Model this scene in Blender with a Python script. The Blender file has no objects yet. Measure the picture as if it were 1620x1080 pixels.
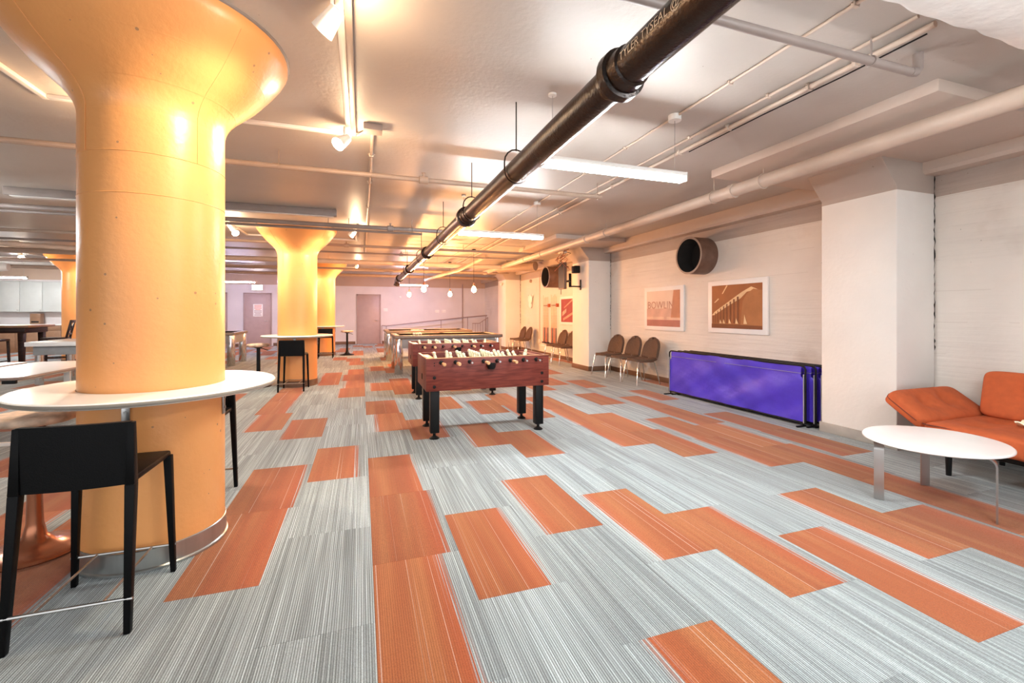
import bpy, bmesh, math, random
from mathutils import Vector, Matrix
random.seed(7)
PI = math.pi
SC = bpy.context.scene
COL = SC.collection

# ------------------------------------------------------------------ camera, world, exposure
TH = math.atan2(238, 698)
EYE = 1.32
cam_d = bpy.data.cameras.new('camera')
cam_d.sensor_width = 36.0
cam_d.lens = 698.0 / 1620.0 * 36.0
cam_d.shift_y = -45.0 / 1620.0
cam_d.clip_start = 0.05
cam = bpy.data.objects.new('camera', cam_d)
COL.objects.link(cam)
cam.location = (0, 0, EYE)
cam.rotation_euler = (PI / 2, 0, -TH)
SC.camera = cam

W = bpy.data.worlds.new('world'); SC.world = W
W.use_nodes = True
W.node_tree.nodes['Background'].inputs[0].default_value = (0.94, 0.98, 1.0, 1)
W.node_tree.nodes['Background'].inputs[1].default_value = 0.45

SC.view_settings.view_transform = 'Standard'
SC.view_settings.look = 'None'
SC.view_settings.gamma = 1.0
SC.view_settings.use_curve_mapping = False
SC.view_settings.exposure = 2.32
SC.cycles.use_denoising = True
SC.cycles.max_bounces = 7
SC.cycles.diffuse_bounces = 4
SC.cycles.sample_clamp_indirect = 6.0

TUBE_E = 44.0        # emission of the linear pendants
SPOT_W = 15.0        # watts of each track spot
BULB_W = 44.0        # watts of each pendant bulb

CEIL = 2.89
WX = 5.45            # inner face of right wall
FY = 19.9            # far wall

# ------------------------------------------------------------------ materials
MATS = {}
def nodes_of(name):
    m = bpy.data.materials.new(name); m.use_nodes = True
    nt = m.node_tree
    return m, nt, nt.nodes, nt.links, nt.nodes['Principled BSDF']

def mat(name, col, rough=0.5, metal=0.0, var=0.12, scale=6.0, bump=0.0, bscale=60.0, spec=None, coat=0.0, stretch=None):
    """one procedural material: base colour with soft noise variation and optional fine relief"""
    if name in MATS: return MATS[name]
    m, nt, N, L, P = nodes_of(name)
    tc = N.new('ShaderNodeTexCoord')
    mp = N.new('ShaderNodeMapping')
    L.new(tc.outputs['Object'], mp.inputs[0])
    if stretch: mp.inputs['Scale'].default_value = stretch
    nz = N.new('ShaderNodeTexNoise'); nz.inputs['Scale'].default_value = scale; nz.inputs['Detail'].default_value = 5
    L.new(mp.outputs[0], nz.inputs['Vector'])
    rp = N.new('ShaderNodeValToRGB')
    a = [max(0, c * (1 - var)) for c in col]; b = [min(1, c * (1 + var)) for c in col]
    rp.color_ramp.elements[0].position = 0.3; rp.color_ramp.elements[0].color = (*a, 1)
    rp.color_ramp.elements[1].position = 0.7; rp.color_ramp.elements[1].color = (*b, 1)
    L.new(nz.outputs['Fac'], rp.inputs[0]); L.new(rp.outputs[0], P.inputs['Base Color'])
    P.inputs['Roughness'].default_value = rough
    P.inputs['Metallic'].default_value = metal
    if spec is not None: P.inputs['Specular IOR Level'].default_value = spec
    if coat: P.inputs['Coat Weight'].default_value = coat
    if bump:
        n2 = N.new('ShaderNodeTexNoise'); n2.inputs['Scale'].default_value = bscale; n2.inputs['Detail'].default_value = 4
        L.new(mp.outputs[0], n2.inputs['Vector'])
        bp = N.new('ShaderNodeBump'); bp.inputs['Strength'].default_value = bump; bp.inputs['Distance'].default_value = 0.01
        L.new(n2.outputs['Fac'], bp.inputs['Height']); L.new(bp.outputs[0], P.inputs['Normal'])
    MATS[name] = m
    return m

def emis(name, col, strength):
    if name in MATS: return MATS[name]
    m, nt, N, L, P = nodes_of(name)
    P.inputs['Base Color'].default_value = (*col, 1)
    P.inputs['Emission Color'].default_value = (*col, 1)
    P.inputs['Emission Strength'].default_value = strength
    MATS[name] = m
    return m

def mathn(N, L, op, a, b=None, c=None):
    n = N.new('ShaderNodeMath'); n.operation = op
    for i, v in enumerate((a, b, c)):
        if v is None: continue
        if isinstance(v, (int, float)): n.inputs[i].default_value = v
        else: L.new(v, n.inputs[i])
    return n.outputs[0]

def mixc(N, L, f, a, b):
    n = N.new('ShaderNodeMix'); n.data_type = 'RGBA'
    for s, v in ((n.inputs[0], f), (n.inputs[6], a), (n.inputs[7], b)):
        if isinstance(v, (int, float)): s.default_value = v
        elif isinstance(v, tuple): s.default_value = (*v, 1)
        else: L.new(v, s)
    return n.outputs[2]

def concrete(name, low, high=None, split=2.48, rough=0.6, boards=True, holes=1.0, gate_at=1.98):
    """painted board-formed concrete; optional second paint colour above a paint line"""
    m, nt, N, L, P = nodes_of(name)
    geo = N.new('ShaderNodeNewGeometry')
    sep = N.new('ShaderNodeSeparateXYZ'); L.new(geo.outputs['Position'], sep.inputs[0])
    n1 = N.new('ShaderNodeTexNoise'); n1.inputs['Scale'].default_value = 1.3; n1.inputs['Detail'].default_value = 6
    L.new(geo.outputs['Position'], n1.inputs['Vector'])
    f1 = mathn(N, L, 'MULTIPLY_ADD', n1.outputs['Fac'], 0.30, 0.85)
    base = low
    if high:
        st = mathn(N, L, 'GREATER_THAN', sep.outputs['Z'], split)
        base = mixc(N, L, st, low, high)
    vm = N.new('ShaderNodeVectorMath'); vm.operation = 'SCALE'
    if isinstance(base, tuple): vm.inputs[0].default_value = base
    else: L.new(base, vm.inputs[0])
    L.new(f1, vm.inputs['Scale'])
    # stains and bug holes
    n3 = N.new('ShaderNodeTexNoise'); n3.inputs['Scale'].default_value = 1.1; n3.inputs['Detail'].default_value = 5
    L.new(geo.outputs['Position'], n3.inputs['Vector'])
    vo = N.new('ShaderNodeTexVoronoi'); vo.inputs['Scale'].default_value = 14.0; vo.inputs['Randomness'].default_value = 1.0
    L.new(geo.outputs['Position'], vo.inputs['Vector'])
    wn = N.new('ShaderNodeSeparateColor'); L.new(vo.outputs['Color'], wn.inputs[0])
    hole = mathn(N, L, 'LESS_THAN', vo.outputs['Distance'], mathn(N, L, 'MULTIPLY', wn.outputs[0], 0.17 * holes))
    gate = mathn(N, L, 'GREATER_THAN', mathn(N, L, 'ADD', wn.outputs[1], mathn(N, L, 'MULTIPLY', n3.outputs['Fac'], 2.2)), gate_at)
    hg = mathn(N, L, 'MULTIPLY', hole, gate)
    colr = mixc(N, L, mathn(N, L, 'MULTIPLY', hg, 0.6), vm.outputs[0], (0.16, 0.11, 0.08))
    L.new(colr, P.inputs['Base Color'])
    P.inputs['Roughness'].default_value = rough
    h = mathn(N, L, 'MULTIPLY', hg, -1.0)
    if boards:
        mp = N.new('ShaderNodeMapping'); mp.inputs['Scale'].default_value = (0.35, 0.35, 7.0)
        L.new(geo.outputs['Position'], mp.inputs[0])
        n4 = N.new('ShaderNodeTexNoise'); n4.inputs['Scale'].default_value = 2.0; n4.inputs['Detail'].default_value = 4
        L.new(mp.outputs[0], n4.inputs['Vector'])
        h = mathn(N, L, 'MULTIPLY_ADD', n4.outputs['Fac'], 1.6, h)
        # form-board joints: thin broken lines, and a few brown stains
        zz = mathn(N, L, 'ADD', mathn(N, L, 'DIVIDE', sep.outputs['Z'], 0.31), mathn(N, L, 'MULTIPLY', n3.outputs['Fac'], 0.10))
        fr = mathn(N, L, 'FRACT', zz)
        jl = mathn(N, L, 'MULTIPLY', mathn(N, L, 'LESS_THAN', fr, 0.022), mathn(N, L, 'GREATER_THAN', n1.outputs['Fac'], 0.56))
        h = mathn(N, L, 'SUBTRACT', h, mathn(N, L, 'MULTIPLY', jl, 0.4))
        stn = N.new('ShaderNodeMapRange'); L.new(n3.outputs['Fac'], stn.inputs[0]); stn.inputs[1].default_value = 0.62; stn.inputs[2].default_value = 0.74
        col2 = mixc(N, L, mathn(N, L, 'MULTIPLY', jl, 0.20), colr, (0.35, 0.26, 0.20))
        col3 = mixc(N, L, mathn(N, L, 'MULTIPLY', stn.outputs[0], 0.30), col2, (0.36, 0.25, 0.17))
        L.new(col3, P.inputs['Base Color'])
    n5 = N.new('ShaderNodeTexNoise'); n5.inputs['Scale'].default_value = 28; n5.inputs['Detail'].default_value = 4
    L.new(geo.outputs['Position'], n5.inputs['Vector'])
    h = mathn(N, L, 'MULTIPLY_ADD', n5.outputs['Fac'], 0.25, h)
    bp = N.new('ShaderNodeBump'); bp.inputs['Strength'].default_value = 0.5; bp.inputs['Distance'].default_value = 0.015
    L.new(h, bp.inputs['Height']); L.new(bp.outputs[0], P.inputs['Normal'])
    MATS[name] = m
    return m

TX0, TW, TY0, TH2 = 0.055, 0.457, 1.52, 0.45      # carpet grid: first column, tile width, row origin, half length
def carpet(name, kind):
    """loop pile carpet tile: streaks along the tile; kind = grey, or orange with the fade on one side"""
    m, nt, N, L, P = nodes_of(name)
    geo = N.new('ShaderNodeNewGeometry')
    sep = N.new('ShaderNodeSeparateXYZ'); L.new(geo.outputs['Position'], sep.inputs[0])
    X, Y = sep.outputs['X'], sep.outputs['Y']
    cx = mathn(N, L, 'DIVIDE', mathn(N, L, 'SUBTRACT', X, TX0), TW)
    ci = mathn(N, L, 'FLOOR', cx)
    lx = mathn(N, L, 'SUBTRACT', cx, ci)
    par = mathn(N, L, 'MODULO', mathn(N, L, 'ADD', ci, 100), 2)
    ry = mathn(N, L, 'DIVIDE', mathn(N, L, 'SUBTRACT', Y, TY0), 2 * TH2)
    ri = mathn(N, L, 'FLOOR', mathn(N, L, 'ADD', ry, mathn(N, L, 'MULTIPLY', par, 0.5)))
    cmb = N.new('ShaderNodeCombineXYZ'); L.new(ci, cmb.inputs[0]); L.new(ri, cmb.inputs[1])
    wn = N.new('ShaderNodeTexWhiteNoise'); wn.noise_dimensions = '2D'; L.new(cmb.outputs[0], wn.inputs['Vector'])
    rnd = wn.outputs['Value']
    def streak(sx, sy, off, detail=1.0):
        v = N.new('ShaderNodeCombineXYZ')
        L.new(mathn(N, L, 'MULTIPLY', X, sx), v.inputs[0]); L.new(mathn(N, L, 'MULTIPLY', Y, sy), v.inputs[1])
        L.new(mathn(N, L, 'MULTIPLY_ADD', rnd, 37.0, off), v.inputs[2])
        t = N.new('ShaderNodeTexNoise'); t.inputs['Scale'].default_value = 1.0; t.inputs['Detail'].default_value = detail
        L.new(v.outputs[0], t.inputs['Vector']); return t.outputs['Fac']
    def ramp(f, p0, p1):
        r = N.new('ShaderNodeMapRange'); r.interpolation_type = 'SMOOTHSTEP'
        L.new(f, r.inputs[0]); r.inputs[1].default_value = p0; r.inputs[2].default_value = p1
        return r.outputs[0]
    fine = ramp(streak(260, 1.2, 0), 0.40, 0.60)
    fine2 = ramp(streak(95, 0.5, 5), 0.38, 0.62)
    band = ramp(streak(9, 0.35, 11, 2), 0.34, 0.66)
    pile = streak(330, 170, 20)
    sn = mathn(N, L, 'SINE', mathn(N, L, 'MULTIPLY', X, 2 * PI / 0.0098))
    row = ramp(sn, -0.75, 0.25)                       # narrow dark grooves between the rows of loops
    g1 = mixc(N, L, band, (0.385, 0.45, 0.47), (0.645, 0.75, 0.785))
    g2 = mixc(N, L, fine2, (0.33, 0.385, 0.395), (0.72, 0.825, 0.85))
    g = mixc(N, L, 0.45, g1, g2)
    g = mixc(N, L, mathn(N, L, 'MULTIPLY', mathn(N, L, 'SUBTRACT', 1.0, fine), 0.50), g, (0.14, 0.15, 0.15))
    g = mixc(N, L, mathn(N, L, 'MULTIPLY', mathn(N, L, 'SUBTRACT', 1.0, row), 0.62), g, (0.07, 0.075, 0.075))
    col = g
    if kind != 'grey':
        o = mixc(N, L, band, (0.40, 0.108, 0.036), (0.49, 0.180, 0.066))
        o = mixc(N, L, mathn(N, L, 'MULTIPLY', mathn(N, L, 'SUBTRACT', 1.0, fine), 0.25), o, (0.26, 0.095, 0.035))
        o = mixc(N, L, mathn(N, L, 'MULTIPLY', mathn(N, L, 'SUBTRACT', 1.0, row), 0.40), o, (0.20, 0.06, 0.022))
        white = ramp(streak(120, 0.2, 31), 0.70, 0.74)
        o = mixc(N, L, mathn(N, L, 'MULTIPLY', white, 0.55), o, (0.75, 0.66, 0.58))
        d = lx if kind == 'left' else mathn(N, L, 'SUBTRACT', 1.0, lx)
        lo, hi = (0.10, 0.34)
        edge = N.new('ShaderNodeMapRange'); edge.interpolation_type = 'LINEAR'
        L.new(d, edge.inputs[0])
        # width of the grey fade differs from tile to tile
        L.new(mathn(N, L, 'MULTIPLY_ADD', rnd, 0.14, 0.03), edge.inputs[1])
        L.new(mathn(N, L, 'MULTIPLY_ADD', rnd, 0.26, 0.18), edge.inputs[2])
        e = mathn(N, L, 'SUBTRACT', mathn(N, L, 'MULTIPLY', edge.outputs[0], 2.0), mathn(N, L, 'MULTIPLY_ADD', fine2, 0.5, mathn(N, L, 'MULTIPLY', fine, 0.5)))
        e = ramp(e, 0.0, 0.45)
        # redder strip next to the fade
        red = ramp(d, 0.55, 0.15)
        o = mixc(N, L, mathn(N, L, 'MULTIPLY', red, 0.5), o, (0.51, 0.105, 0.036))
        col = mixc(N, L, e, g, o)
    vm = N.new('ShaderNodeVectorMath'); vm.operation = 'SCALE'
    L.new(col, vm.inputs[0]); L.new(mathn(N, L, 'MULTIPLY_ADD', rnd, 0.20, 0.68), vm.inputs['Scale'])
    vm2 = N.new('ShaderNodeVectorMath'); vm2.operation = 'SCALE'
    L.new(vm.outputs[0], vm2.inputs[0]); L.new(mathn(N, L, 'MULTIPLY_ADD', pile, 0.9, 0.55), vm2.inputs['Scale'])
    L.new(vm2.outputs[0], P.inputs['Base Color'])
    P.inputs['Roughness'].default_value = 0.95
    P.inputs['Specular IOR Level'].default_value = 0.15
    P.inputs['Sheen Weight'].default_value = 0.15
    hb = mathn(N, L, 'ADD', mathn(N, L, 'MULTIPLY', row, 0.7), mathn(N, L, 'MULTIPLY', pile, 0.8))
    bp = N.new('ShaderNodeBump'); bp.inputs['Strength'].default_value = 0.35; bp.inputs['Distance'].default_value = 0.004
    L.new(hb, bp.inputs['Height']); L.new(bp.outputs[0], P.inputs['Normal'])
    MATS[name] = m
    return m

def wood(name, a, b, rough=0.4, sc=(1.5, 14, 14), spec=0.3):
    m, nt, N, L, P = nodes_of(name)
    tc = N.new('ShaderNodeTexCoord'); mp = N.new('ShaderNodeMapping'); L.new(tc.outputs['Object'], mp.inputs[0])
    mp.inputs['Scale'].default_value = sc
    nz = N.new('ShaderNodeTexNoise'); nz.inputs['Scale'].default_value = 3; nz.inputs['Detail'].default_value = 8; nz.inputs['Distortion'].default_value = 0.6
    L.new(mp.outputs[0], nz.inputs['Vector'])
    rp = N.new('ShaderNodeValToRGB'); rp.color_ramp.elements[0].position = 0.35; rp.color_ramp.elements[1].position = 0.65
    rp.color_ramp.elements[0].color = (*a, 1); rp.color_ramp.elements[1].color = (*b, 1)
    L.new(nz.outputs['Fac'], rp.inputs[0]); L.new(rp.outputs[0], P.inputs['Base Color'])
    P.inputs['Roughness'].default_value = rough
    P.inputs['Specular IOR Level'].default_value = spec
    MATS[name] = m
    return m

CREAM, TAUPE = (0.76, 0.715, 0.66), (0.44, 0.365, 0.315)
M_WALL = concrete('painted_concrete_wall', CREAM, TAUPE, 2.48, gate_at=1.72)
M_PIL = concrete('painted_concrete_pilaster', (0.80, 0.775, 0.735), TAUPE, 2.51, boards=False, holes=0.6, gate_at=1.62)
M_CEIL = concrete('painted_concrete_ceiling', (0.485, 0.44, 0.40), rough=0.45, boards=False, holes=0.45)
M_BEAM = concrete('painted_concrete_beam', (0.54, 0.44, 0.375), rough=0.5, boards=False, holes=0.4)
M_FAR = concrete('painted_far_wall', (0.70, 0.66, 0.66), (0.50, 0.36, 0.27), 2.46, rough=0.55, boards=False, holes=0.3)
M_COL = concrete('orange_paint_concrete', (0.80, 0.35, 0.115), rough=0.36, boards=False, holes=0.62, gate_at=1.30)
M_GREY = carpet('carpet_grey', 'grey'); M_OL = carpet('carpet_orange_left', 'left'); M_OR = carpet('carpet_orange_right', 'right')
M_SLAB = mat('floor_slab', (0.12, 0.12, 0.12), 0.9)
M_BASE = mat('brown_vinyl_base', (0.16, 0.085, 0.05), 0.5)
M_BASEG = mat('grey_vinyl_base', (0.36, 0.34, 0.31), 0.4)
M_STEELB = mat('brushed_kick_steel', (0.42, 0.43, 0.42), 0.28, 0.85, var=0.1, scale=20, stretch=(1, 1, 0.1))
M_BLK = mat('black_leather', (0.0025, 0.0025, 0.003), 0.4, bump=0.12, bscale=220, spec=0.12)
M_BLKM = mat('black_metal', (0.004, 0.004, 0.0045), 0.4, 0.0, spec=0.25)
M_BLKP = mat('black_plastic', (0.005, 0.005, 0.0055), 0.45, spec=0.25)
M_CHR = mat('chrome', (0.75, 0.74, 0.73), 0.12, 1.0, var=0.05)
M_SATIN = mat('satin_steel', (0.44, 0.43, 0.42), 0.3, 1.0, var=0.06)
M_WHITE = mat('white_laminate', (0.86, 0.86, 0.85), 0.22, var=0.02)
M_WEDGE = mat('grey_table_edge', (0.27, 0.24, 0.20), 0.4, var=0.05)
M_WMETAL = mat('white_paint_metal', (0.78, 0.76, 0.73), 0.4, var=0.04)
M_CPIPE = mat('painted_pipe', (0.38, 0.28, 0.22), 0.42, var=0.08, scale=4)
M_CPIPE2 = mat('painted_pipe_beige', (0.56, 0.455, 0.375), 0.42, var=0.08, scale=4)
M_GPIPE = mat('grey_painted_pipe', (0.27, 0.22, 0.20), 0.42, var=0.1, scale=4)
M_IRON = mat('black_cast_iron', (0.020, 0.0095, 0.0055), 0.26, 0.35, var=0.5, scale=14, bump=0.25, bscale=70)
M_STENCIL = mat('cream_stencil_paint', (0.66, 0.56, 0.45), 0.6)
M_MAHOG = wood('mahogany_laminate', (0.105, 0.019, 0.013), (0.19, 0.040, 0.027), 0.38)
M_MAHOGR = wood('mahogany_rail', (0.16, 0.05, 0.03), (0.26, 0.09, 0.055), 0.35)
M_FIELD = mat('green_playfield', (0.045, 0.06, 0.045), 0.45)
M_FIG = mat('cream_plastic_player', (0.86, 0.84, 0.62), 0.35, var=0.05)
M_TANH = wood('turned_wood_handle', (0.50, 0.27, 0.12), (0.66, 0.40, 0.20), 0.4)
M_CLOTH = mat('charcoal_pool_cloth', (0.012, 0.011, 0.011), 0.95, spec=0.1)
M_RAILM = mat('brushed_pool_rail', (0.25, 0.20, 0.17), 0.5, 0.3, var=0.1, scale=10)
M_APRON = mat('grey_pool_apron', (0.28, 0.285, 0.29), 0.45)
M_PURP = mat('purple_nylon', (0.072, 0.040, 0.52), 0.42, var=0.12, scale=3, bump=0.15, bscale=25)
M_PURPV = mat('grey_piping', (0.32, 0.31, 0.32), 0.6)
M_SOFA = mat('orange_sofa_cloth', (0.48, 0.098, 0.026), 0.85, var=0.1, scale=18, bump=0.2, bscale=260)
M_SOFAP = mat('dark_red_piping', (0.16, 0.035, 0.02), 0.8)
M_CHAIR = mat('brown_chair_cloth', (0.110, 0.062, 0.040), 0.85, var=0.14, scale=30, bump=0.2, bscale=300)
M_FRAME = mat('white_print_frame', (0.93, 0.91, 0.89), 0.4, var=0.02)
M_CLAY = mat('brown_pipe_sleeve', (0.155, 0.085, 0.060), 0.42, var=0.2, scale=9)
M_DARK = mat('dark_void', (0.01, 0.008, 0.007), 0.9)
M_DOOR = mat('taupe_door', (0.44, 0.33, 0.31), 0.4, var=0.04)
M_DFRAME = mat('taupe_door_frame', (0.38, 0.28, 0.26), 0.4, var=0.04)
M_CAB = mat('grey_cabinet', (0.62, 0.65, 0.63), 0.4, var=0.03)
M_ESP = wood('espresso_wood', (0.018, 0.008, 0.006), (0.045, 0.018, 0.012), 0.35)
M_BUTT = wood('red_cue_butt', (0.42, 0.08, 0.03), (0.55, 0.14, 0.05), 0.3)
M_SHAFT = wood('maple_cue_shaft', (0.62, 0.42, 0.24), (0.74, 0.54, 0.34), 0.35)
M_COPPER = mat('copper_powder_coat', (0.42, 0.16, 0.085), 0.25, 0.75, var=0.1)
M_HIDE = mat('spotted_hide_seat', (0.66, 0.48, 0.36), 0.6, var=0.4, scale=14)
M_FOIL = mat('wrapped_duct_white', (0.80, 0.78, 0.75), 0.5, var=0.06, scale=8, bump=0.6, bscale=14)
M_PAPER = mat('white_paper', (0.85, 0.83, 0.80), 0.7, var=0.03)
M_CABLE = mat('pink_cable', (0.45, 0.17, 0.11), 0.5)
M_TV = mat('monitor_back', (0.20, 0.12, 0.085), 0.4)  # grey housing; the warm lamplight on it is put into this brown
M_COUNTER = mat('brown_counter', (0.30, 0.17, 0.10), 0.35)
M_TUBE = emis('fluorescent_lens', (0.95, 0.985, 1.0), TUBE_E)
M_TUBEC = emis('cool_fluorescent_lens', (0.74, 0.70, 1.0), TUBE_E * 0.95)
M_BULB = emis('filament_bulb_glow', (1.0, 0.56, 0.24), 25.0)
M_LAMPF = emis('spot_lamp_face', (1.0, 0.86, 0.66), 60.0)
M_EXIT = emis('exit_sign_face', (1.0, 0.80, 0.76), 5.0)

# ------------------------------------------------------------------ mesh helpers
class B:
    def __init__(s): s.bm = bmesh.new()
    def _merge(s, t, mtx=None):
        if mtx is not None: t.transform(mtx)
        me = bpy.data.meshes.new('tmp'); t.to_mesh(me); t.free(); s.bm.from_mesh(me); bpy.data.meshes.remove(me)
    def box(s, x0, x1, y0, y1, z0, z1, bev=0.0, seg=2, mtx=None):
        t = bmesh.new(); bmesh.ops.create_cube(t, size=1)
        for v in t.verts:
            v.co = Vector(((x0 + x1) / 2 + v.co.x * (x1 - x0), (y0 + y1) / 2 + v.co.y * (y1 - y0), (z0 + z1) / 2 + v.co.z * (z1 - z0)))
        if bev: bmesh.ops.bevel(t, geom=t.edges[:], offset=bev, segments=seg, affect='EDGES', profile=0.5)
        s._merge(t, mtx); return s
    def taper(s, p0, a0, p1, a1, bev=0.0):
        """square post from p0 (half sizes a0) to p1 (half sizes a1)"""
        t = bmesh.new(); vs = []
        for p, a in ((p0, a0), (p1, a1)):
            for sx, sy in ((-1, -1), (1, -1), (1, 1), (-1, 1)): vs.append(t.verts.new((p[0] + sx * a[0], p[1] + sy * a[1], p[2])))
        t.faces.new(vs[:4][::-1]); t.faces.new(vs[4:])
        for i in range(4): t.faces.new((vs[i], vs[(i + 1) % 4], vs[4 + (i + 1) % 4], vs[4 + i]))
        bmesh.ops.recalc_face_normals(t, faces=t.faces[:])
        if bev: bmesh.ops.bevel(t, geom=t.edges[:], offset=bev, segments=2, affect='EDGES', profile=0.5)
        s._merge(t); return s
    def tube(s, pts, r, n=10, caps=True):
        pts = [Vector(p) for p in pts]; rs = r if isinstance(r, (list, tuple)) else [r] * len(pts)
        bm = s.bm; rings = []; up = None
        for i, p in enumerate(pts):
            d = (pts[min(i + 1, len(pts) - 1)] - pts[max(i - 1, 0)]).normalized()
            if up is None:
                up = Vector((0, 0, 1)) if abs(d.z) < 0.9 else Vector((1, 0, 0))
            u = (up - d * up.dot(d)).normalized(); w = d.cross(u); up = u
            rings.append([bm.verts.new(p + (u * math.cos(a) + w * math.sin(a)) * rs[i]) for a in (2 * PI * k / n for k in range(n))])
        for a, b in zip(rings, rings[1:]):
            for k in range(n): bm.faces.new((a[k], a[(k + 1) % n], b[(k + 1) % n], b[k]))
        if caps: bm.faces.new(rings[0][::-1]); bm.faces.new(rings[-1])
        return s
    def lathe(s, prof, n=32, c=(0, 0, 0), close=False, sx=1.0, sy=1.0):
        bm = s.bm; rings = []
        for r, z in prof:
            if r < 1e-6: rings.append([bm.verts.new((c[0], c[1], c[2] + z))])
            else: rings.append([bm.verts.new((c[0] + r * sx * math.cos(2 * PI * k / n), c[1] + r * sy * math.sin(2 * PI * k / n), c[2] + z)) for k in range(n)])
        if close: rings.append(rings[0])
        for a, b in zip(rings, rings[1:]):
            for k in range(n):
                j = (k + 1) % n
                if len(a) == 1 and len(b) == 1: continue
                if len(a) == 1: bm.faces.new((a[0], b[j], b[k]))
                elif len(b) == 1: bm.faces.new((a[k], a[j], b[0]))
                else: bm.faces.new((a[k], a[j], b[j], b[k]))
        return s
    def prism(s, poly, lo, hi, axis='z', bev=0.0):
        """extrude a 2-D outline: axis z -> (x,y); axis y -> (x,z); axis x -> (y,z)"""
        t = bmesh.new()
        def P(p, h): return {'z': (p[0], p[1], h), 'y': (p[0], h, p[1]), 'x': (h, p[0], p[1])}[axis]
        a = [t.verts.new(P(p, lo)) for p in poly]; b = [t.verts.new(P(p, hi)) for p in poly]; n = len(poly)
        t.faces.new(a); t.faces.new(b[::-1])
        for i in range(n): t.faces.new((a[i], b[i], b[(i + 1) % n], a[(i + 1) % n]))
        bmesh.ops.recalc_face_normals(t, faces=t.faces[:])
        if bev: bmesh.ops.bevel(t, geom=t.edges[:], offset=bev, segments=2, affect='EDGES', profile=0.5)
        s._merge(t); return s
    def grid(s, fn, nu, nv):
        bm = s.bm; g = [[bm.verts.new(fn(i / nu, j / nv)) for j in range(nv + 1)] for i in range(nu + 1)]
        for i in range(nu):
            for j in range(nv): bm.faces.new((g[i][j], g[i + 1][j], g[i + 1][j + 1], g[i][j + 1]))
        return g
    def sheet(s, fn, nu, nv, th):
        """a curved sheet with thickness: fn(u,v) -> point"""
        e = 1e-3
        def nrm(u, v):
            a = Vector(fn(min(u + e, 1), v)) - Vector(fn(max(u - e, 0), v)); b = Vector(fn(u, min(v + e, 1))) - Vector(fn(u, max(v - e, 0)))
            c = a.cross(b); return c.normalized() if c.length > 0 else Vector((0, 0, 1))
        g0 = s.grid(lambda u, v: Vector(fn(u, v)) + nrm(u, v) * th / 2, nu, nv)
        g1 = s.grid(lambda u, v: Vector(fn(u, v)) - nrm(u, v) * th / 2, nu, nv)
        bm = s.bm
        rim0 = [g0[i][0] for i in range(nu)] + [g0[nu][j] for j in range(nv)] + [g0[i][nv] for i in range(nu, 0, -1)] + [g0[0][j] for j in range(nv, 0, -1)]
        rim1 = [g1[i][0] for i in range(nu)] + [g1[nu][j] for j in range(nv)] + [g1[i][nv] for i in range(nu, 0, -1)] + [g1[0][j] for j in range(nv, 0, -1)]
        for k in range(len(rim0)):
            j = (k + 1) % len(rim0); bm.faces.new((rim0[k], rim0[j], rim1[j], rim1[k]))
        return s
    def pillow(s, a, b, c, e=0.22, dim=(), amp=0.03, sig=0.09, nu=40, nv=28, mtx=None):
        """superellipsoid cushion (half sizes a,b,c) with button dimples on top"""
        t = bmesh.new()
        def sg(x, p): return math.copysign(abs(x) ** p, x)
        rows = []
        for j in range(1, nv):
            ph = -PI / 2 + PI * j / nv; r = []
            for i in range(nu):
                th = 2 * PI * i / nu
                x = a * sg(math.cos(ph), e) * sg(math.cos(th), e); y = b * sg(math.cos(ph), e) * sg(math.sin(th), e); z = c * sg(math.sin(ph), e * 2.2)
                r.append(t.verts.new((x, y, z)))
            rows.append(r)
        top = t.verts.new((0, 0, c)); bot = t.verts.new((0, 0, -c))
        for p, q in zip(rows, rows[1:]):
            for i in range(nu): t.faces.new((p[i], p[(i + 1) % nu], q[(i + 1) % nu], q[i]))
        for i in range(nu):
            t.faces.new((rows[-1][i], rows[-1][(i + 1) % nu], top)); t.faces.new((rows[0][(i + 1) % nu], rows[0][i], bot))
        if dim:
            for _ in range(4): bmesh.ops.subdivide_edges(t, edges=[ed for ed in t.edges if ed.calc_length() > 0.035], cuts=1, use_grid_fill=True)
            bmesh.ops.triangulate(t, faces=[f for f in t.faces if len(f.verts) > 4])
            for v in t.verts:
                if v.co.z > c * 0.3:
                    for dx, dy in dim:
                        v.co.z -= amp * math.exp(-((v.co.x - dx) ** 2 + (v.co.y - dy) ** 2) / (sig * sig))
        s._merge(t, mtx); return s
    def mesh(s, name, m, angle=40):
        me = bpy.data.meshes.new(name)
        bmesh.ops.recalc_face_normals(s.bm, faces=s.bm.faces[:])
        s.bm.to_mesh(me); s.bm.free()
        me.polygons.foreach_set('use_smooth', [True] * len(me.polygons))
        me.set_sharp_from_angle(angle=math.radians(angle))
        me.materials.append(m)
        return me
    def build(s, name, m, parent=None, angle=40):
        return link(name, s.mesh(name, m, angle), parent)

def link(name, me, parent=None):
    o = bpy.data.objects.new(name, me); COL.objects.link(o)
    if parent is not None: o.parent = parent
    return o

def tag(o, label, cat, group=None):
    o['label'] = label; o['category'] = cat
    if group: o['group'] = group
    return o

def thing(name, label, cat, loc=(0, 0, 0), rz=0.0, group=None):
    o = bpy.data.objects.new(name, None); COL.objects.link(o)
    o.location = loc; o.rotation_euler = (0, 0, rz); o.empty_display_size = 0.1
    return tag(o, label, cat, group)

def struct(o): o['kind'] = 'structure'; return o

def dup(root, label, loc, rz=0.0):
    r = root.copy(); COL.objects.link(r); r.location = loc; r.rotation_euler = (0, 0, rz); r['label'] = label
    for ch in list(root.children):
        c = ch.copy(); COL.objects.link(c); c.parent = r
        for g in list(ch.children):
            d = g.copy(); COL.objects.link(d); d.parent = c
    return r

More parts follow.
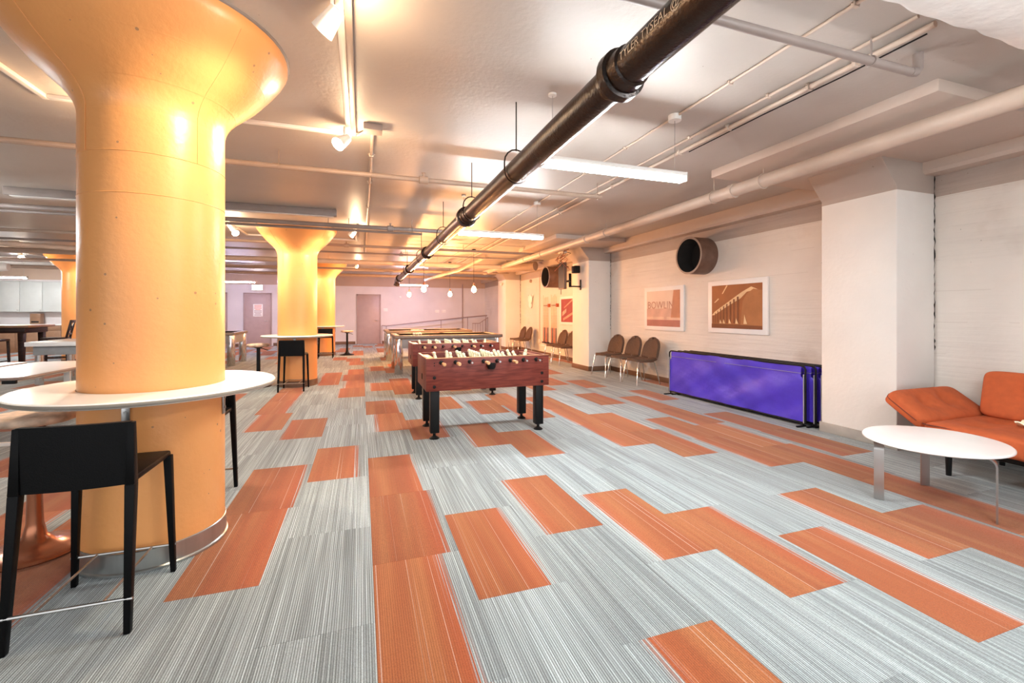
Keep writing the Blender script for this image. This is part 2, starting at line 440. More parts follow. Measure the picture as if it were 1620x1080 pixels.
def text_mesh(body, size, align='LEFT'):
    cu = bpy.data.curves.new('txt', 'FONT'); cu.body = body; cu.size = size; cu.align_x = align; cu.resolution_u = 3
    o = bpy.data.objects.new('txt', cu); COL.objects.link(o)
    bpy.context.view_layer.update()
    me = bpy.data.meshes.new_from_object(o.evaluated_get(bpy.context.evaluated_depsgraph_get()))
    bpy.data.objects.remove(o); bpy.data.curves.remove(cu)
    return me

def proj(x, y, z):
    t = x * math.sin(TH) + y * math.cos(TH); r = x * math.cos(TH) - y * math.sin(TH)
    if t < 0.2: return None
    return 810 + 698 * r / t, 495 - 698 * (z - EYE) / t

# ------------------------------------------------------------------ the room shell
XL, YB = -13.4, -4.0
floor = struct(B().box(XL - .2, WX + .3, YB, FY + .25, -0.2, -0.008).build('floor', M_SLAB))
ORANGE = {}
def orr(i, ks, side):
    for k in ks: ORANGE[(i, k)] = side
orr(0, (6, 4, 2, 0), 'R'); orr(1, (3,), 'R'); orr(2, (4,), 'L'); orr(3, (3,), 'L'); orr(4, (2,), 'R'); orr(5, (1,), 'R')
orr(6, (2,), 'L'); orr(7, (1,), 'R'); orr(-2, (4, 6), 'R'); orr(-1, (7,), 'R'); orr(-2, (10,), 'L'); orr(-3, (11,), 'L'); orr(-3, (13, 15), 'R')
orr(2, (0,), 'L'); orr(6, (8, 6), 'R'); orr(5, (11, 9, 7), 'L'); orr(7, (7, 5), 'L'); orr(7, (11,), 'R'); orr(8, (10, 8), 'L'); orr(8, (6, 4, 2, 0), 'R')
orr(9, (7, 5, 11), 'L'); orr(8, (14,), 'L'); orr(7, (15,), 'R'); orr(6, (14,), 'R'); orr(2, (8,), 'L'); orr(3, (7,), 'R'); orr(3, (11,), 'L'); orr(4, (12,), 'R'); orr(4, (10,), 'L')
orr(2, (12,), 'R'); orr(0, (12,), 'R'); orr(0, (10,), 'L'); orr(1, (9,), 'R'); orr(-1, (15, 17, 19, 21), 'L'); orr(0, (16,), 'L'); orr(1, (15,), 'R')
orr(0, (22,), 'L'); orr(-1, (25,), 'L'); orr(-2, (18, 20), 'L'); orr(-4, (4, 6), 'R'); orr(-5, (15,), 'L'); orr(1, (21,), 'R'); orr(2, (16, 18), 'R'); orr(7, (19,), 'R'); orr(6, (18,), 'L'); orr(8, (20,), 'R'); orr(3, (15,), 'R')
gap = 0.0003
def tile_mesh(name, m):
    return B().box(gap, TW - gap, gap, 2 * TH2 - gap, -0.008, 0.0, bev=0.0006, seg=1).mesh(name, m)
TM = {'G': tile_mesh('carpet_tile_grey', M_GREY), 'L': tile_mesh('carpet_tile_orange_left', M_OL), 'R': tile_mesh('carpet_tile_orange_right', M_OR)}
tiles = []
i0, i1 = math.floor((XL - TX0) / TW), math.floor((WX - TX0) / TW)
for i in range(i0, i1 + 1):
    for k in range(-14, 44):
        if (i + k) % 2: continue
        x, y1 = TX0 + i * TW, TY0 + k * TH2; y0 = y1 - 2 * TH2
        if y0 > FY or y1 < YB: continue
        known = -4 <= i <= 10 and -1 <= k <= 16
        kind = ORANGE.get((i, k))
        if kind is None:
            kind = 'G' if known else ('G' if random.random() < 0.66 else random.choice('LR'))
        p = proj(x + TW / 2, y0 + TH2, 0); area = -1
        if p and -30 < p[0] < 1650 and 495 < p[1] < 1110:
            q = [proj(x + a, y0 + b, 0) for a, b in ((0, 0), (TW, 0), (TW, 2 * TH2), (0, 2 * TH2))]
            if all(q): area = abs(sum(q[n][0] * q[(n + 1) % 4][1] - q[(n + 1) % 4][0] * q[n][1] for n in range(4))) / 2
        tiles.append((area, i, k, x, y0, kind))
tiles.sort(key=lambda t: -t[0])
for area, i, k, x, y0, kind in tiles[:300]:
    o = link('carpet_tile', TM[kind], floor); o.location = (x, y0, 0)
for key, m, in (('G', M_GREY), ('L', M_OL), ('R', M_OR)):
    b = B(); vs = [v.co.copy() for v in TM[key].vertices]; fs = [list(p.vertices) for p in TM[key].polygons]
    for area, i, k, x, y0, kind in tiles[300:]:
        if kind != key: continue
        y0c, x1c = y0, WX
        nv = [b.bm.verts.new((min(v.x + x, WX), min(max(v.y + y0, YB), FY), v.z)) for v in vs]
        for f in fs: b.bm.faces.new([nv[n] for n in f])
    o = b.build({'G': 'grey_carpet_tiles', 'L': 'orange_carpet_tiles', 'R': 'orange_carpet_tiles'}[key], m, floor); o['kind'] = 'stuff'

struct(B().box(XL - .2, WX + .3, YB, FY + .25, CEIL, CEIL + .25).build('ceiling', M_CEIL))
struct(B().box(WX, WX + .25, YB, FY + .25, -.2, CEIL).build('wall_right', M_WALL))
struct(B().box(XL - .2, WX, FY, FY + .25, -.2, CEIL).build('wall_far', M_FAR))
struct(B().box(XL - .25, XL, YB, FY, -.2, CEIL).build('wall_left', M_FAR))

PILS = ((2.82, 3.56, 'painted concrete wall pilaster with haunch between sofa and purple dividers'),
        (8.90, 9.72, 'painted concrete wall pilaster beside the three brown chairs, carrying a monitor arm'),
        (15.0, 15.9, 'farthest painted concrete wall pilaster, beside the ramp railing'))
for y0, y1, lab in PILS:
    t = thing('concrete_pilaster', lab, 'pilaster', (4.87, (y0 + y1) / 2, 0))
    w = (y1 - y0) / 2
    B().prism([(0, 0.001), (0, 2.55), (-.29, CEIL - .002), (.576, CEIL - .002), (.576, 0.001)], -w, w, 'y', bev=0.018).build('shaft', M_PIL, t, 30)
    b = B(); b.box(-.012, 0, -w - .012, w + .012, 0.001, .11, .003); b.box(0, .575, -w - .012, -w, 0.001, .11, .003); b.box(0, .575, w, w + .012, 0.001, .11, .003)
    b.build('vinyl_base', M_BASEG if y0 < 4 else M_BASE, t)
    rc = random.Random(int(y0 * 10)); pc = [(.564 + rc.uniform(-.007, .004), -w - .002 + rc.uniform(-.005, .002), .95 + q * .03) for q in range(70) if .95 + q * .03 < CEIL - .02]
    B().tube(pc, [rc.choice((.0006, .0015, .0025, .0055)) for q in pc], 6).build('crack', M_DARK, t)
# beams and drop panels over the right wall
n = 0
for y0, y1 in ((YB, 2.82), (3.56, 8.9), (9.72, 15.0), (15.9, FY)):
    n += 1
    struct(B().prism([(5.25, CEIL), (5.25, 2.72), (5.28, 2.69), (WX, 2.69), (WX, CEIL)], y0, y1, 'y').build('trim_%d' % n, M_BEAM, None, 30))
for y0, y1 in ((1.87, 3.9), (8.0, 10.2), (14.1, 16.3)):
    n += 1
    struct(B().box(3.65, WX, y0, y1, 2.805, CEIL + .01, .012).build('trim_%d' % n, M_BEAM))
for k, (y0, y1) in enumerate(((YB, 2.805), (3.575, 8.885), (9.735, 14.985), (15.915, FY))):
    struct(B().box(WX - .012, WX, y0, y1, 0.001, .10, .003).build('baseboard_right_%d' % (k + 1), M_BASE))
for k, (x0, x1) in enumerate(((XL + .6, -5.2), (-4.9, -4.46), (-3.36, -0.25), (0.85, WX - .02))):
    struct(B().box(x0, x1, FY - .012, FY, 0.001, .12, .003).build('baseboard_far_%d' % (k + 1), M_BASE))

# ------------------------------------------------------------------ round mushroom columns with ring tables
def capital_profile():
    pr = [(.33, 0.001), (.33, 2.36)]
    for k in range(1, 9):
        a = k / 8; pr.append((.33 + .115 * a * a, 2.36 + .20 * a))
    pr += [(.52, 2.635), (.60, 2.735), (.655, 2.815), (.672, 2.85), (.672, CEIL)]
    return pr
def column(x, y, label, table_label=None, stools=None):
    t = thing('mushroom_column', label, 'column', (x, y, 0))
    pr = capital_profile()
    B().lathe([p for p in pr if p[1] <= 2.37], 56).build('shaft', M_COL, t)
    B().lathe([p for p in pr if p[1] >= 2.355], 56).build('capital', M_COL, t, 60)
    for zr, rr in ((1.93, .33), (2.14, .33), (2.50, .3865), (2.665, .5435)):
        B().lathe([(rr - .002, zr - .004), (rr + .0022, zr), (rr - .001 + (.006 if zr > 2.3 else 0), zr + .004)], 56).build('seam', M_COL, t)
    for k in range(4):
        a = math.radians(-128 + 90 * k); prs = [(.3312, 2.14), (.3312, 2.36)] + [q for q in pr if 2.36 < q[1] < 2.84]
        B().tube([((r_ + .0005) * math.cos(a), (r_ + .0005) * math.sin(a), z_) for r_, z_ in prs], .0022, 6).build('seam', M_COL, t)
    B().lathe([(.673, CEIL - .012), (.682, CEIL - .008), (.684, CEIL)], 56).build('capital_rim', M_GPIPE, t)
    B().lathe([(.332, .002), (.346, .002), (.346, .012), (.338, .018), (.337, .108), (.332, .112)], 56, close=True).build('kick_plate', M_STEELB if y < 5 else M_BASE, t)
    if table_label:
        T = thing('ring_table', table_label, 'table', (x, y, 0), 0, 'white ring counters around the orange columns')
        B().lathe([(.333, .885), (.333, .915), (.594, .915), (.600, .909)], 72).lathe([(.333, .8849), (.592, .8849), (.600, .891)], 72).build('tabletop', M_WHITE, T)
        B().lathe([(.5995, .8905), (.602, .894), (.602, .906), (.5995, .9095)], 72).build('edge_band', M_WEDGE, T)
        for k in range(4):
            a = k * PI / 2 - .02
            mt = Matrix.Rotation(a, 4, 'Z')
            b = B(); b.box(.331, .339, -.018, .018, .72, .884, .002, mtx=mt); b.box(.331, .53, -.018, .018, .874, .884, .002, mtx=mt)
            b.tube([mt @ Vector((.338, 0, .82)), mt @ Vector((.345, 0, .82))], .008, 8); b.tube([mt @ Vector((.338, 0, .76)), mt @ Vector((.345, 0, .76))], .008, 8)
            b.build('bracket', M_SATIN, T)
CX1 = -1.115
column(CX1, 3.06, 'large orange painted mushroom column nearest the camera', 'white ring counter around the nearest orange column')
column(CX1, 8.98, 'orange mushroom column in the middle, behind a black stool', 'white ring counter around the middle orange column')
column(CX1, 15.0, 'farthest orange mushroom column of the middle row near the pink door', 'white ring counter around the far orange column')
column(-7.2, 15.0, 'orange mushroom column at far left beside the kitchen cabinets')

# ------------------------------------------------------------------ black leather counter stools
def make_stool(label, loc, rz):
    t = thing('counter_stool', label, 'stool', loc, rz, 'black leather counter stools')
    B().box(-.190, .190, -.165, .235, .592, .622, .010).build('seat', M_BLK, t)
    def back(u, v):
        x = -.185 + .37 * v; z = .600 + .262 * u
        return (x, -.168 - .018 * (1 - (2 * v - 1) ** 2) + .004 * u, z)
    B().sheet(back, 8, 12, .026).build('backrest', M_BLK, t, 60)
    for sx in (-1, 1):
        b = B(); b.taper((sx * .196, -.225, .001), (.012, .014), (sx * .187, -.172, .60), (.018, .020), .004)
        b.taper((sx * .187, -.172, .598), (.018, .020), (sx * .186, -.166, .860), (.012, .013), .004); b.build('leg', M_BLK, t)
        B().taper((sx * .200, .232, .001), (.011, .012), (sx * .182, .218, .60), (.017, .018), .004).build('leg', M_BLK, t)
    B().tube([(-.194, -.222, .14), (.194, -.222, .14)], .007, 8).build('stretcher', M_SATIN, t)
    B().tube([(-.197, .229, .14), (.197, .229, .14)], .007, 8).build('stretcher', M_SATIN, t)
    for sx in (-1, 1):
        B().tube([(sx * .11, -.222, .14), (sx * .11, .229, .14)], .0055, 8).build('stretcher', M_SATIN, t)
        for y in (-.224, .231): B().tube([(sx * .194, y, .14), (sx * .213, y, .14)], .006, 8).build('bolt', M_SATIN, t)
    return t
st = make_stool('black leather counter stool with steel stretchers nearest the camera, in front of the near column', (-1.11, 2.462, 0), 0.0)
dup(st, 'black leather stool mostly hidden behind the near orange column, only its right leg showing', (-1.10, 3.63, 0), PI)
dup(st, 'black leather stool seen from behind at the middle orange column', (-1.105, 8.39, 0), -.05)
dup(st, 'small distant black leather stool at the far orange column', (-1.0, 14.10, 0), .02)

# ------------------------------------------------------------------ round pedestal stools
def round_stool(label, loc, mb, ms, lever=True):
    t = thing('pedestal_stool', label, 'stool', loc, 0, 'round pedestal stools at the ring counters')
    B().lathe([(0, .715), (.15, .715), (.178, .726), (.186, .745), (.178, .764), (.13, .772), (0, .774)], 36).build('seat', ms, t, 60)
    B().lathe([(0, .690), (.05, .690), (.09, .714), (0, .7145)], 24).build('seat_plate', mb, t)
    B().lathe([(.0, .698), (.030, .698), (.032, .30), (.036, .16), (.050, .09), (.085, .05), (.150, .030), (.205, .020), (.215, .008), (.210, .001), (0, .001)], 40).build('trumpet_base', mb, t, 60)
    B().tube([(.03, 0, .69), (.10, -.05, .675), (.17, -.09, .655)], .007, 8).build('height_lever', mb, t)
    return t
round_stool('copper pedestal stool with spotted round seat at left beside the near column', (-1.715, 3.17, 0), M_COPPER, M_HIDE)
round_stool('black pedestal stool with pale round seat left of the middle column', (-1.755, 8.98, 0), M_BLKM, M_HIDE)
round_stool('far black pedestal stool with pale round seat right of the far column', (-.43, 14.83, 0), M_BLKM, M_HIDE)

# ------------------------------------------------------------------ foosball tables
FIG = None
def make_foosball(label, loc):
    t = thing('foosball_table', label, 'foosball table', loc, 0, 'mahogany foosball tables')
    L, D, Z0, Z1, th = 1.372, .72, .51, .852, .032      # local: x 0..L, y 0..D
    B().box(0, L, 0, th, Z0, Z1, .004).build('side_panel', M_MAHOG, t)
    B().box(0, L, D - th, D, Z0, Z1, .004).build('side_panel', M_MAHOG, t)
    for x0 in (0, L - th):
        p = B().box(x0, x0 + th, th + .0005, D - th - .0005, Z0, Z1 - .002, .004).build('end_panel', M_MAHOG, t)
        xo = -0.002 if x0 == 0 else L + .002
        B().box(xo - .002, xo + .002, D / 2 - .075, D / 2 - .02, .60, .66, .001).build('coin_slot', M_DARK, p)
    B().box(th, L - th, th, D - th, .735, .745).build('playfield', M_FIELD, t)
    B().box(th, L - th, th, D - th, Z0 + .02, Z0 + .03).build('bottom_panel', M_BLKP, t)
    for x0 in (th, L - th - .085):
        B().box(x0, x0 + .085, th + .001, D - th - .001, .800, .835, .004).build('end_shelf', M_MAHOGR, t)
    for y0 in (th + .0005, D - th - .0225):
        B().box(th + .086, L - th - .086, y0, y0 + .022, .746, .765, .004).build('inner_bumper', M_BLKP, t)
    B().box(-.001, L + .001, -.001, .006, Z1 - .004, Z1 + .001).build('top_trim', M_TANH, t)
    for sx, lx in ((0, .05), (1, L - .145)):
        for ly in (.035, D - .13):
            lg = B().box(lx, lx + .095, ly, ly + .095, .065, Z0 + .08, .008).build('leg', M_BLKM, t)
            cx, cy = lx + .0475, ly + .0475
            B().lathe([(0, .001), (.052, .001), (.052, .010), (.030, .024), (.016, .034), (.016, .066), (0, .066)], 20, (cx, cy, 0)).build('leveler_foot', M_BLKP, lg)
    for x in (.085, L - .085):
        for z in (.555, .65):
            B().tube([(x, -.0005, z), (x, -.005, z), (x, -.006, z), (x, -.010, z)], [.017, .017, .009, .009], 14).build('bolt', M_BLKM, t)
    for x in (.085, L - .085):
        for z in (.775, .80): B().tube([(x, .001, z), (x, -.004, z)], .006, 8).build('bolt', M_BLKP, t)
    c = B(); c.lathe([(0, -.02), (.034, -.02), (.046, .0), (.05, .04), (.044, .04), (.04, .0), (0, -.012)], 20, (L / 2, -.045, .745)); c.build('ball_cup', M_BLKP, t)
    rng = random.Random(3)
    men = [1, 2, 3, 5, 5, 3, 2, 1]
    near = [1, 1, 0, 1, 0, 1, 0, 0]                     # handles of one side on the near side, rod ends otherwise
    for r in range(8):
        x = .155 + r * (L - .31) / 7; z = .805
        out = .16 if near[r] else .10
        rod = B().tube([(x, -out + .02, z), (x, D + .30 - out, z)], .008, 10).build('rod', M_CHR, t)
        b = B(); b.lathe([(.009, 0), (.022, 0), (.022, .008), (.014, .012), (.012, .02), (.009, .02)], 16, close=True)
        for v in b.bm.verts: v.co = Vector((x + v.co.x, -.001 - v.co.z, z + v.co.y))
        b.build('bearing', M_BLKP, rod)
        if near[r]:
            b = B(); b.lathe([(0, 0), (.012, 0), (.015, .02), (.017, .06), (.015, .09), (.018, .105), (.015, .112), (0, .113)], 16)
            for v in b.bm.verts: v.co = Vector((x + v.co.x, -out + .06 - v.co.z, z + v.co.y))
            b.build('handle', M_TANH, rod)
        else:
            B().tube([(x, -out - .02, z), (x, -out + .022, z)], .011, 10).build('rod_cap', M_CHR, rod)
        nm = men[r]; sp = .48 / max(nm, 1) if nm > 1 else 0; tilt = rng.uniform(-.5, .5)
        sp = {1: 0, 2: .22, 3: .17, 5: .115}[nm]
        for q in range(nm):
            y = D / 2 + (q - (nm - 1) / 2) * sp + rng.uniform(-.01, .01)
            f = link('player_figure', figure_mesh(), rod); f.location = (x, y, z); f.rotation_euler = (0, tilt, 0)
    B().tube([(.20, .05, Z1 + .004), (.20, .055, Z1 + .004)], .001, 6)
    return t
def figure_mesh():
    global FIG
    if FIG: return FIG
    b = B()
    b.lathe([(0, .074), (.013, .068), (.017, .055), (.013, .042), (.009, .037), (0, .036)], 10)
    b.box(-.014, .014, -.021, .021, -.014, .038, .006)
    b.taper((0, 0, -.052), (.012, .012), (0, 0, -.012), (.010, .017), .003)
    b.bm.transform(Matrix.Scale(1.2, 4)); FIG = b.mesh('player_figure', M_FIG)
    return FIG
fz = make_foosball('nearer mahogany foosball table with black legs', (.627, 4.575, 0))
dup(fz, 'second mahogany foosball table, behind the nearer one', (.735, 6.80, 0))

# ------------------------------------------------------------------ pool tables
def make_pool(label, loc, L=2.42, D=1.36, rz=0):
    t = thing('pool_table', label, 'pool table', loc, rz, 'pool tables with chrome legs')
    for (a, b_, c, d) in ((0, L, 0, .13), (0, L, D - .13, D), (0, .13, .131, D - .131), (L - .13, L, .131, D - .131)):
        B().box(a, b_, c, d, .765, .835, .018, 3).build('rail', M_RAILM, t)
    for (a, b_, c, d) in ((.13, L - .13, .1305, .18), (.13, L - .13, D - .18, D - .1305), (.1305, .18, .18, D - .18), (L - .18, L - .1305, .18, D - .18)):
        B().box(a, b_, c, d, .80, .828, .008).build('cushion', M_CLOTH, t)
    B().box(.12, L - .12, .12, D - .12, .775, .800).build('bed', M_CLOTH, t)
    for (a, b_, c, d) in ((.07, L - .07, .06, .085), (.07, L - .07, D - .085, D - .06), (.06, .085, .09, D - .09), (L - .085, L - .06, .09, D - .09)):
        B().box(a, b_, c, d, .56, .766, .004).build('apron', M_APRON, t)
    for x in (.10, L - .10):
        for y in (.12, D - .12):
            B().lathe([(0, .001), (.086, .001), (.090, .01), (.090, .75), (.086, .764), (0, .765)], 28, (x, y, 0)).build('leg', M_CHR, t)
    b = B()
    for x in (.14, L / 2, L - .14):
        for y in (.14, D - .14): b.lathe([(0, .8365), (.055, .8365), (.055, .8370), (0, .8371)], 18, (x, y, 0))
    b.build('pocket', M_DARK, t)
    return t
pt = make_pool('front pool table with a cluster of balls, behind the foosball tables', (.66, 9.68, 0))
dup(pt, 'rear pool table with a white cloth on it, nearest the ramp railing', (.62, 12.46, 0))
dup(pt, 'pool table at left, beyond the near ring counter', (-5.40, 12.56, 0))
k = 0
for r in range(4):
    for q in range(r + 1):
        o = B().lathe([(.0285 * math.sin(PI * a / 8), .0285 - .0285 * math.cos(PI * a / 8)) for a in range(9)], 12, (0, 0, 0)).build('pool_ball', M_FIG if (r + q) % 3 else M_PAPER)
        o.location = (1.17 + r * .05, 10.62 + (q - r / 2) * .058, .8005)
        tag(o, 'pale ball in the cluster on the front pool table', 'ball', 'balls on the front pool table')
o = B().sheet(lambda u, v: (u * .36, v * .22, .012 + .010 * math.sin(9 * u + 3 * v) * math.sin(7 * v)), 12, 8, .006).build('towel', M_PAPER)
o.location = (1.35, 12.85, .815); tag(o, 'small folded white cloth on the rear pool table', 'cloth')
# white-topped game table further left
t = thing('game_table', 'white-topped game table standing behind the white folding tables at left', 'table', (-5.67, 10.2, 0))
B().box(0, 2.3, 0, 1.2, .72, .80, .012).build('tabletop', M_WHITE, t)
B().box(.08, 2.22, .08, 1.12, .56, .72, .006).build('apron', M_APRON, t)
for x in (.14, 2.16):
    for y in (.14, 1.06): B().lathe([(0, .001), (.06, .001), (.06, .56), (0, .56)], 20, (x, y, 0)).build('leg', M_CHR, t)

# ------------------------------------------------------------------ white flip-top tables on casters
def flip_table(label, loc, L=1.6, D=.75):
    t = thing('flip_top_table', label, 'table', loc, 0, 'white flip-top tables on casters')
    pts = []
    for cx, cy, a0 in ((D - .07, L - .07, 0), (.07, L - .07, 90), (.07, .07, 180), (D - .07, .07, 270)):
        for q in range(6):
            a = math.radians(a0 + q * 18); pts.append((cx + .07 * math.cos(a), cy + .07 * math.sin(a)))
    B().prism(pts, .705, .732, 'z').build('tabletop', M_WHITE, t, 30)
    b = B(); ring = pts + [pts[0]]; b.tube([(x, y, .7185) for x, y in ring], .0145, 8); b.build('edge_band', M_GPIPE, t)
    for y in (.18, L - .18):
        b = B(); b.box(D / 2 - .03, D / 2 + .03, y - .015, y + .015, .10, .70, .006); b.build('leg', M_WMETAL, t)
        f = B().box(.06, D - .06, y - .02, y + .02, .07, .105, .008).build('foot_bar', M_WMETAL, t)
        for x in (.08, D - .08):
            b = B(); b.tube([(x - .012, y, .031), (x + .012, y, .031)], .030, 16); b.box(x - .018, x + .018, y - .014, y + .014, .045, .072, .004); b.build('caster', M_BLKP, f)
    B().box(D / 2 - .02, D / 2 + .02, .18, L - .18, .62, .65, .004).build('crossbar', M_WMETAL, t)
    b = B(); b.box(D - .20, D - .10, .10, .13, .66, .704, .004); b.build('flip_latch', M_BLKP, t)
    return t
ft = flip_table('white flip-top table on casters nearest the left picture edge', (-3.70, 5.28, 0))
dup(ft, 'white flip-top table further left, behind the nearest white one', (-4.55, 5.32, 0))

# ------------------------------------------------------------------ brown shell chairs
def make_chair(label, loc, rz):
    t = thing('shell_chair', label, 'chair', loc, rz, 'brown upholstered shell chairs along the right wall')
    # local: faces +y ; profile from front edge of seat to top of back
    def prof(u):
        if u < .5:
            a = u / .5; return (.235 - .44 * a, .450 - .012 * math.sin(a * PI) + .004 * (1 - a))
        a = (u - .5) / .5; return (-.205 - .045 * math.sin(a * PI / 2) - .075 * a, .454 + .40 * a - .03 * (1 - a) * 0)
    def width(u):
        if u < .5:
            a = u / .5; return .245 * (1 - max(0, (.5 - a) / .5) ** 2.4 * .9) ** .5 * (1 - .06 * a)
        a = (u - .5) / .5; return .230 * max(1e-4, 1 - max(0, (a - .35) / .65) ** 2.6 * .985) ** .5
    def surf(u, v):
        # soften the bend
        y, z = 0, 0
        for d in (-.06, -.03, 0, .03, .06):
            p = prof(min(max(u + d, 0), 1)); y += p[0] / 5; z += p[1] / 5
        s = 2 * v - 1; w = width(u)
        lift = .05 * s * s * min(1, max(0, (u - .2) * 2))
        return (s * w, y + (lift * .9 if u > .5 else lift * .3), z + (lift * .4 if u <= .5 else 0))
    B().sheet(lambda u, v: surf(u * .5, v), 12, 14, .045).build('seat', M_CHAIR, t, 70)
    B().sheet(lambda u, v: surf(.5 + u * .5, v), 12, 14, .045).build('backrest', M_CHAIR, t, 70)
    for sx in (-1, 1):
        B().tube([(sx * .24, .25, .001), (sx * .19, .19, .405), (sx * .185, .17, .420)], .011, 10).build('leg', M_CHR, t)
        B().tube([(sx * .23, -.26, .001), (sx * .185, -.17, .400), (sx * .185, -.15, .420)], .011, 10).build('leg', M_CHR, t)
        B().tube([(sx * .185, .17, .419), (sx * .185, -.15, .419)], .010, 8).build('seat_rail', M_CHR, t)
    B().tube([(-.185, .05, .419), (.185, .05, .419)], .009, 8).build('crossbar', M_CHR, t)
    return t
ch = make_chair('brown shell chair nearest the purple dividers, first of the row of three', (4.96, 7.06, 0), PI / 2)
dup(ch, 'middle brown shell chair of the row of three beside the pilaster', (4.96, 7.62, 0), PI / 2 + .03)
dup(ch, 'brown shell chair against the pilaster, last of the row of three', (4.95, 8.22, 0), PI / 2 + .12)
dup(ch, 'brown shell chair below the red print, half hidden by the pilaster', (4.98, 10.42, 0), PI / 2)
dup(ch, 'brown shell chair below the cue racks', (4.98, 10.96, 0), PI / 2 + .03)
dup(ch, 'nearer brown shell chair of the far pair beside the far pilaster', (4.98, 13.55, 0), PI / 2)
dup(ch, 'farther brown shell chair of the far pair beside the far pilaster', (4.98, 14.12, 0), PI / 2)

# ------------------------------------------------------------------ purple dividers
def make_divider(label, loc, rz):
    t = thing('court_divider', label, 'divider', loc, rz, 'purple court dividers stacked against the right wall')
    Lh, H0, H1, r = 1.14, .045, .705, .05
    pts = [(0, -Lh, H0)]
    for k in range(6):
        a = PI - k * PI / 10; pts.append((0, -Lh + r + r * math.cos(a), H1 - r + r * math.sin(a)))
    for k in range(6):
        a = PI / 2 - k * PI / 10; pts.append((0, Lh - r + r * math.cos(a), H1 - r + r * math.sin(a)))
    pts += [(0, Lh, H0)]
    B().tube(pts, .011, 10).build('frame', M_BLKM, t)
    B().tube([(0, -Lh, H0), (0, Lh, H0)], .011, 10).build('bottom_rail', M_BLKM, t)
    def cloth(u, v):
        y = -Lh + .015 + (2 * Lh - .03) * u; z = H0 + .012 + (H1 - H0 - .014) * v
        if (u < .04 or u > .96) and v > .80:
            y = min(max(y, -Lh + .05), Lh - .05)
        w = .024 * math.sin(11 * u + 6 * v) * math.sin(PI * v) * (.6 + .4 * math.sin(5 * u)) + .010 * math.sin(23 * u - 9 * v) * math.sin(PI * u) + .0025 * math.sin(47 * u + 21 * v) * (1 - v) + .002 * math.sin(61 * (u - v))
        return (w - .003, y, z)
    B().sheet(cloth, 70, 22, .003).build('fabric_panel', M_PURP, t, 70)
    B().tube([(-.016, -Lh + .04, H1 - .085), (-.016, Lh - .04, H1 - .085)], .0025, 6).build('hem_seam', M_PURPV, t)
    for y in (-Lh, Lh): B().tube([(-.012, y * .988, H0), (-.012, y * .988, H1 - .1)], .006, 8).build('velcro_edge', M_PURPV, t)
    for y in (-Lh + .03, Lh - .03):
        b = B(); b.box(-.13 if y > 0 else -.10, .04, y - .014, y + .014, .001, .018, .004); b.tube([(0, y, .015), (0, y, H0)], .010, 8); b.build('foot', M_BLKM, t)
    return t
dv = make_divider('front purple divider panel of the stack below the tunnel print', (4.815, 4.87, 0), .035)
labs = ('second purple divider panel from the front of the stack', 'third purple divider panel from the front of the stack', 'rearmost purple divider panel, leaning nearest the wall')
for k, lab in enumerate(labs):
    dup(dv, lab, (4.905 + k * .085, 4.81 - .03 * k, 0), .03 - .008 * k)

# ------------------------------------------------------------------ sofa
t = thing('sofa', 'orange tufted sofa with angled arm at the right picture edge', 'sofa', (4.40, 1.25, 0))
B().pillow(.46, 1.15, .085, .16, [(x, y) for x in (-.16, .14) for y in (-.85, -.5, -.15, .2, .55, .9)], .045, .10, 56, 26, Matrix.Translation((.46, 0, .345))).build('seat_cushion', M_SOFA, t, 70)
B().tube([(.012, -1.10, .40), (.012, 1.10, .40), (.05, 1.145, .40), (.88, 1.145, .40)], .006, 6).build('seat_piping', M_SOFAP, t)
mm = Matrix.Translation((.47, 1.265, .485)) @ Matrix.Rotation(math.radians(36), 4, 'X')
B().pillow(.45, .185, .072, .25, [(-.17, .02), (.13, .02)], .055, .075, 44, 24, mm).build('arm_cushion', M_SOFA, t, 70)
pp = [mm @ Vector(p) for p in ((-.449, -.12, 0), (-.449, .08, 0), (-.445, .13, 0), (-.43, .160, 0), (-.38, .182, 0), (.38, .182, 0), (.43, .160, 0), (.445, .13, 0), (.449, -.10, 0))]
B().tube(pp, .005, 6).build('arm_piping', M_SOFAP, t)
for bx in (-.17, .13): B().lathe([(0, .0), (.014, .002), (.012, .008), (0, .011)], 10, tuple(mm @ Vector((bx, .02, .010)))).build('button', M_SOFA, t)
for y0 in (.635, -.34):
    mtx = Matrix.Translation((.83, y0, .61)) @ Matrix.Rotation(math.radians(-78), 4, 'Y')
    B().pillow(.205, .47, .085, .22, [(0, -.18), (0, .18)], .028, .09, 44, 24, mtx).build('back_cushion', M_SOFA, t, 70)
B().box(.06, .92, -1.10, 1.10, .225, .262, .006).build('base_frame', M_BLKM, t)
for x in (.12, .86):
    for y in (-1.0, 1.0): B().lathe([(0, .001), (.018, .001), (.024, .225), (0, .225)], 14, (x, y, 0)).build('leg', M_BLKM, t)
B().box(.90, .94, -1.1, 1.1, .26, .70, .01).build('back_frame', M_BLKM, t)
o = B().sheet(lambda u, v: (.16 * u - .02 * math.sin(5 * v), .20 * v, .02 + .018 * math.sin(8 * u + 2) * math.cos(7 * v)), 10, 10, .012).build('crumpled_cloth', M_FIG)
o.location = (4.82, 1.80, .436); tag(o, 'cream crumpled cloth on the orange sofa at the right picture edge', 'cloth')

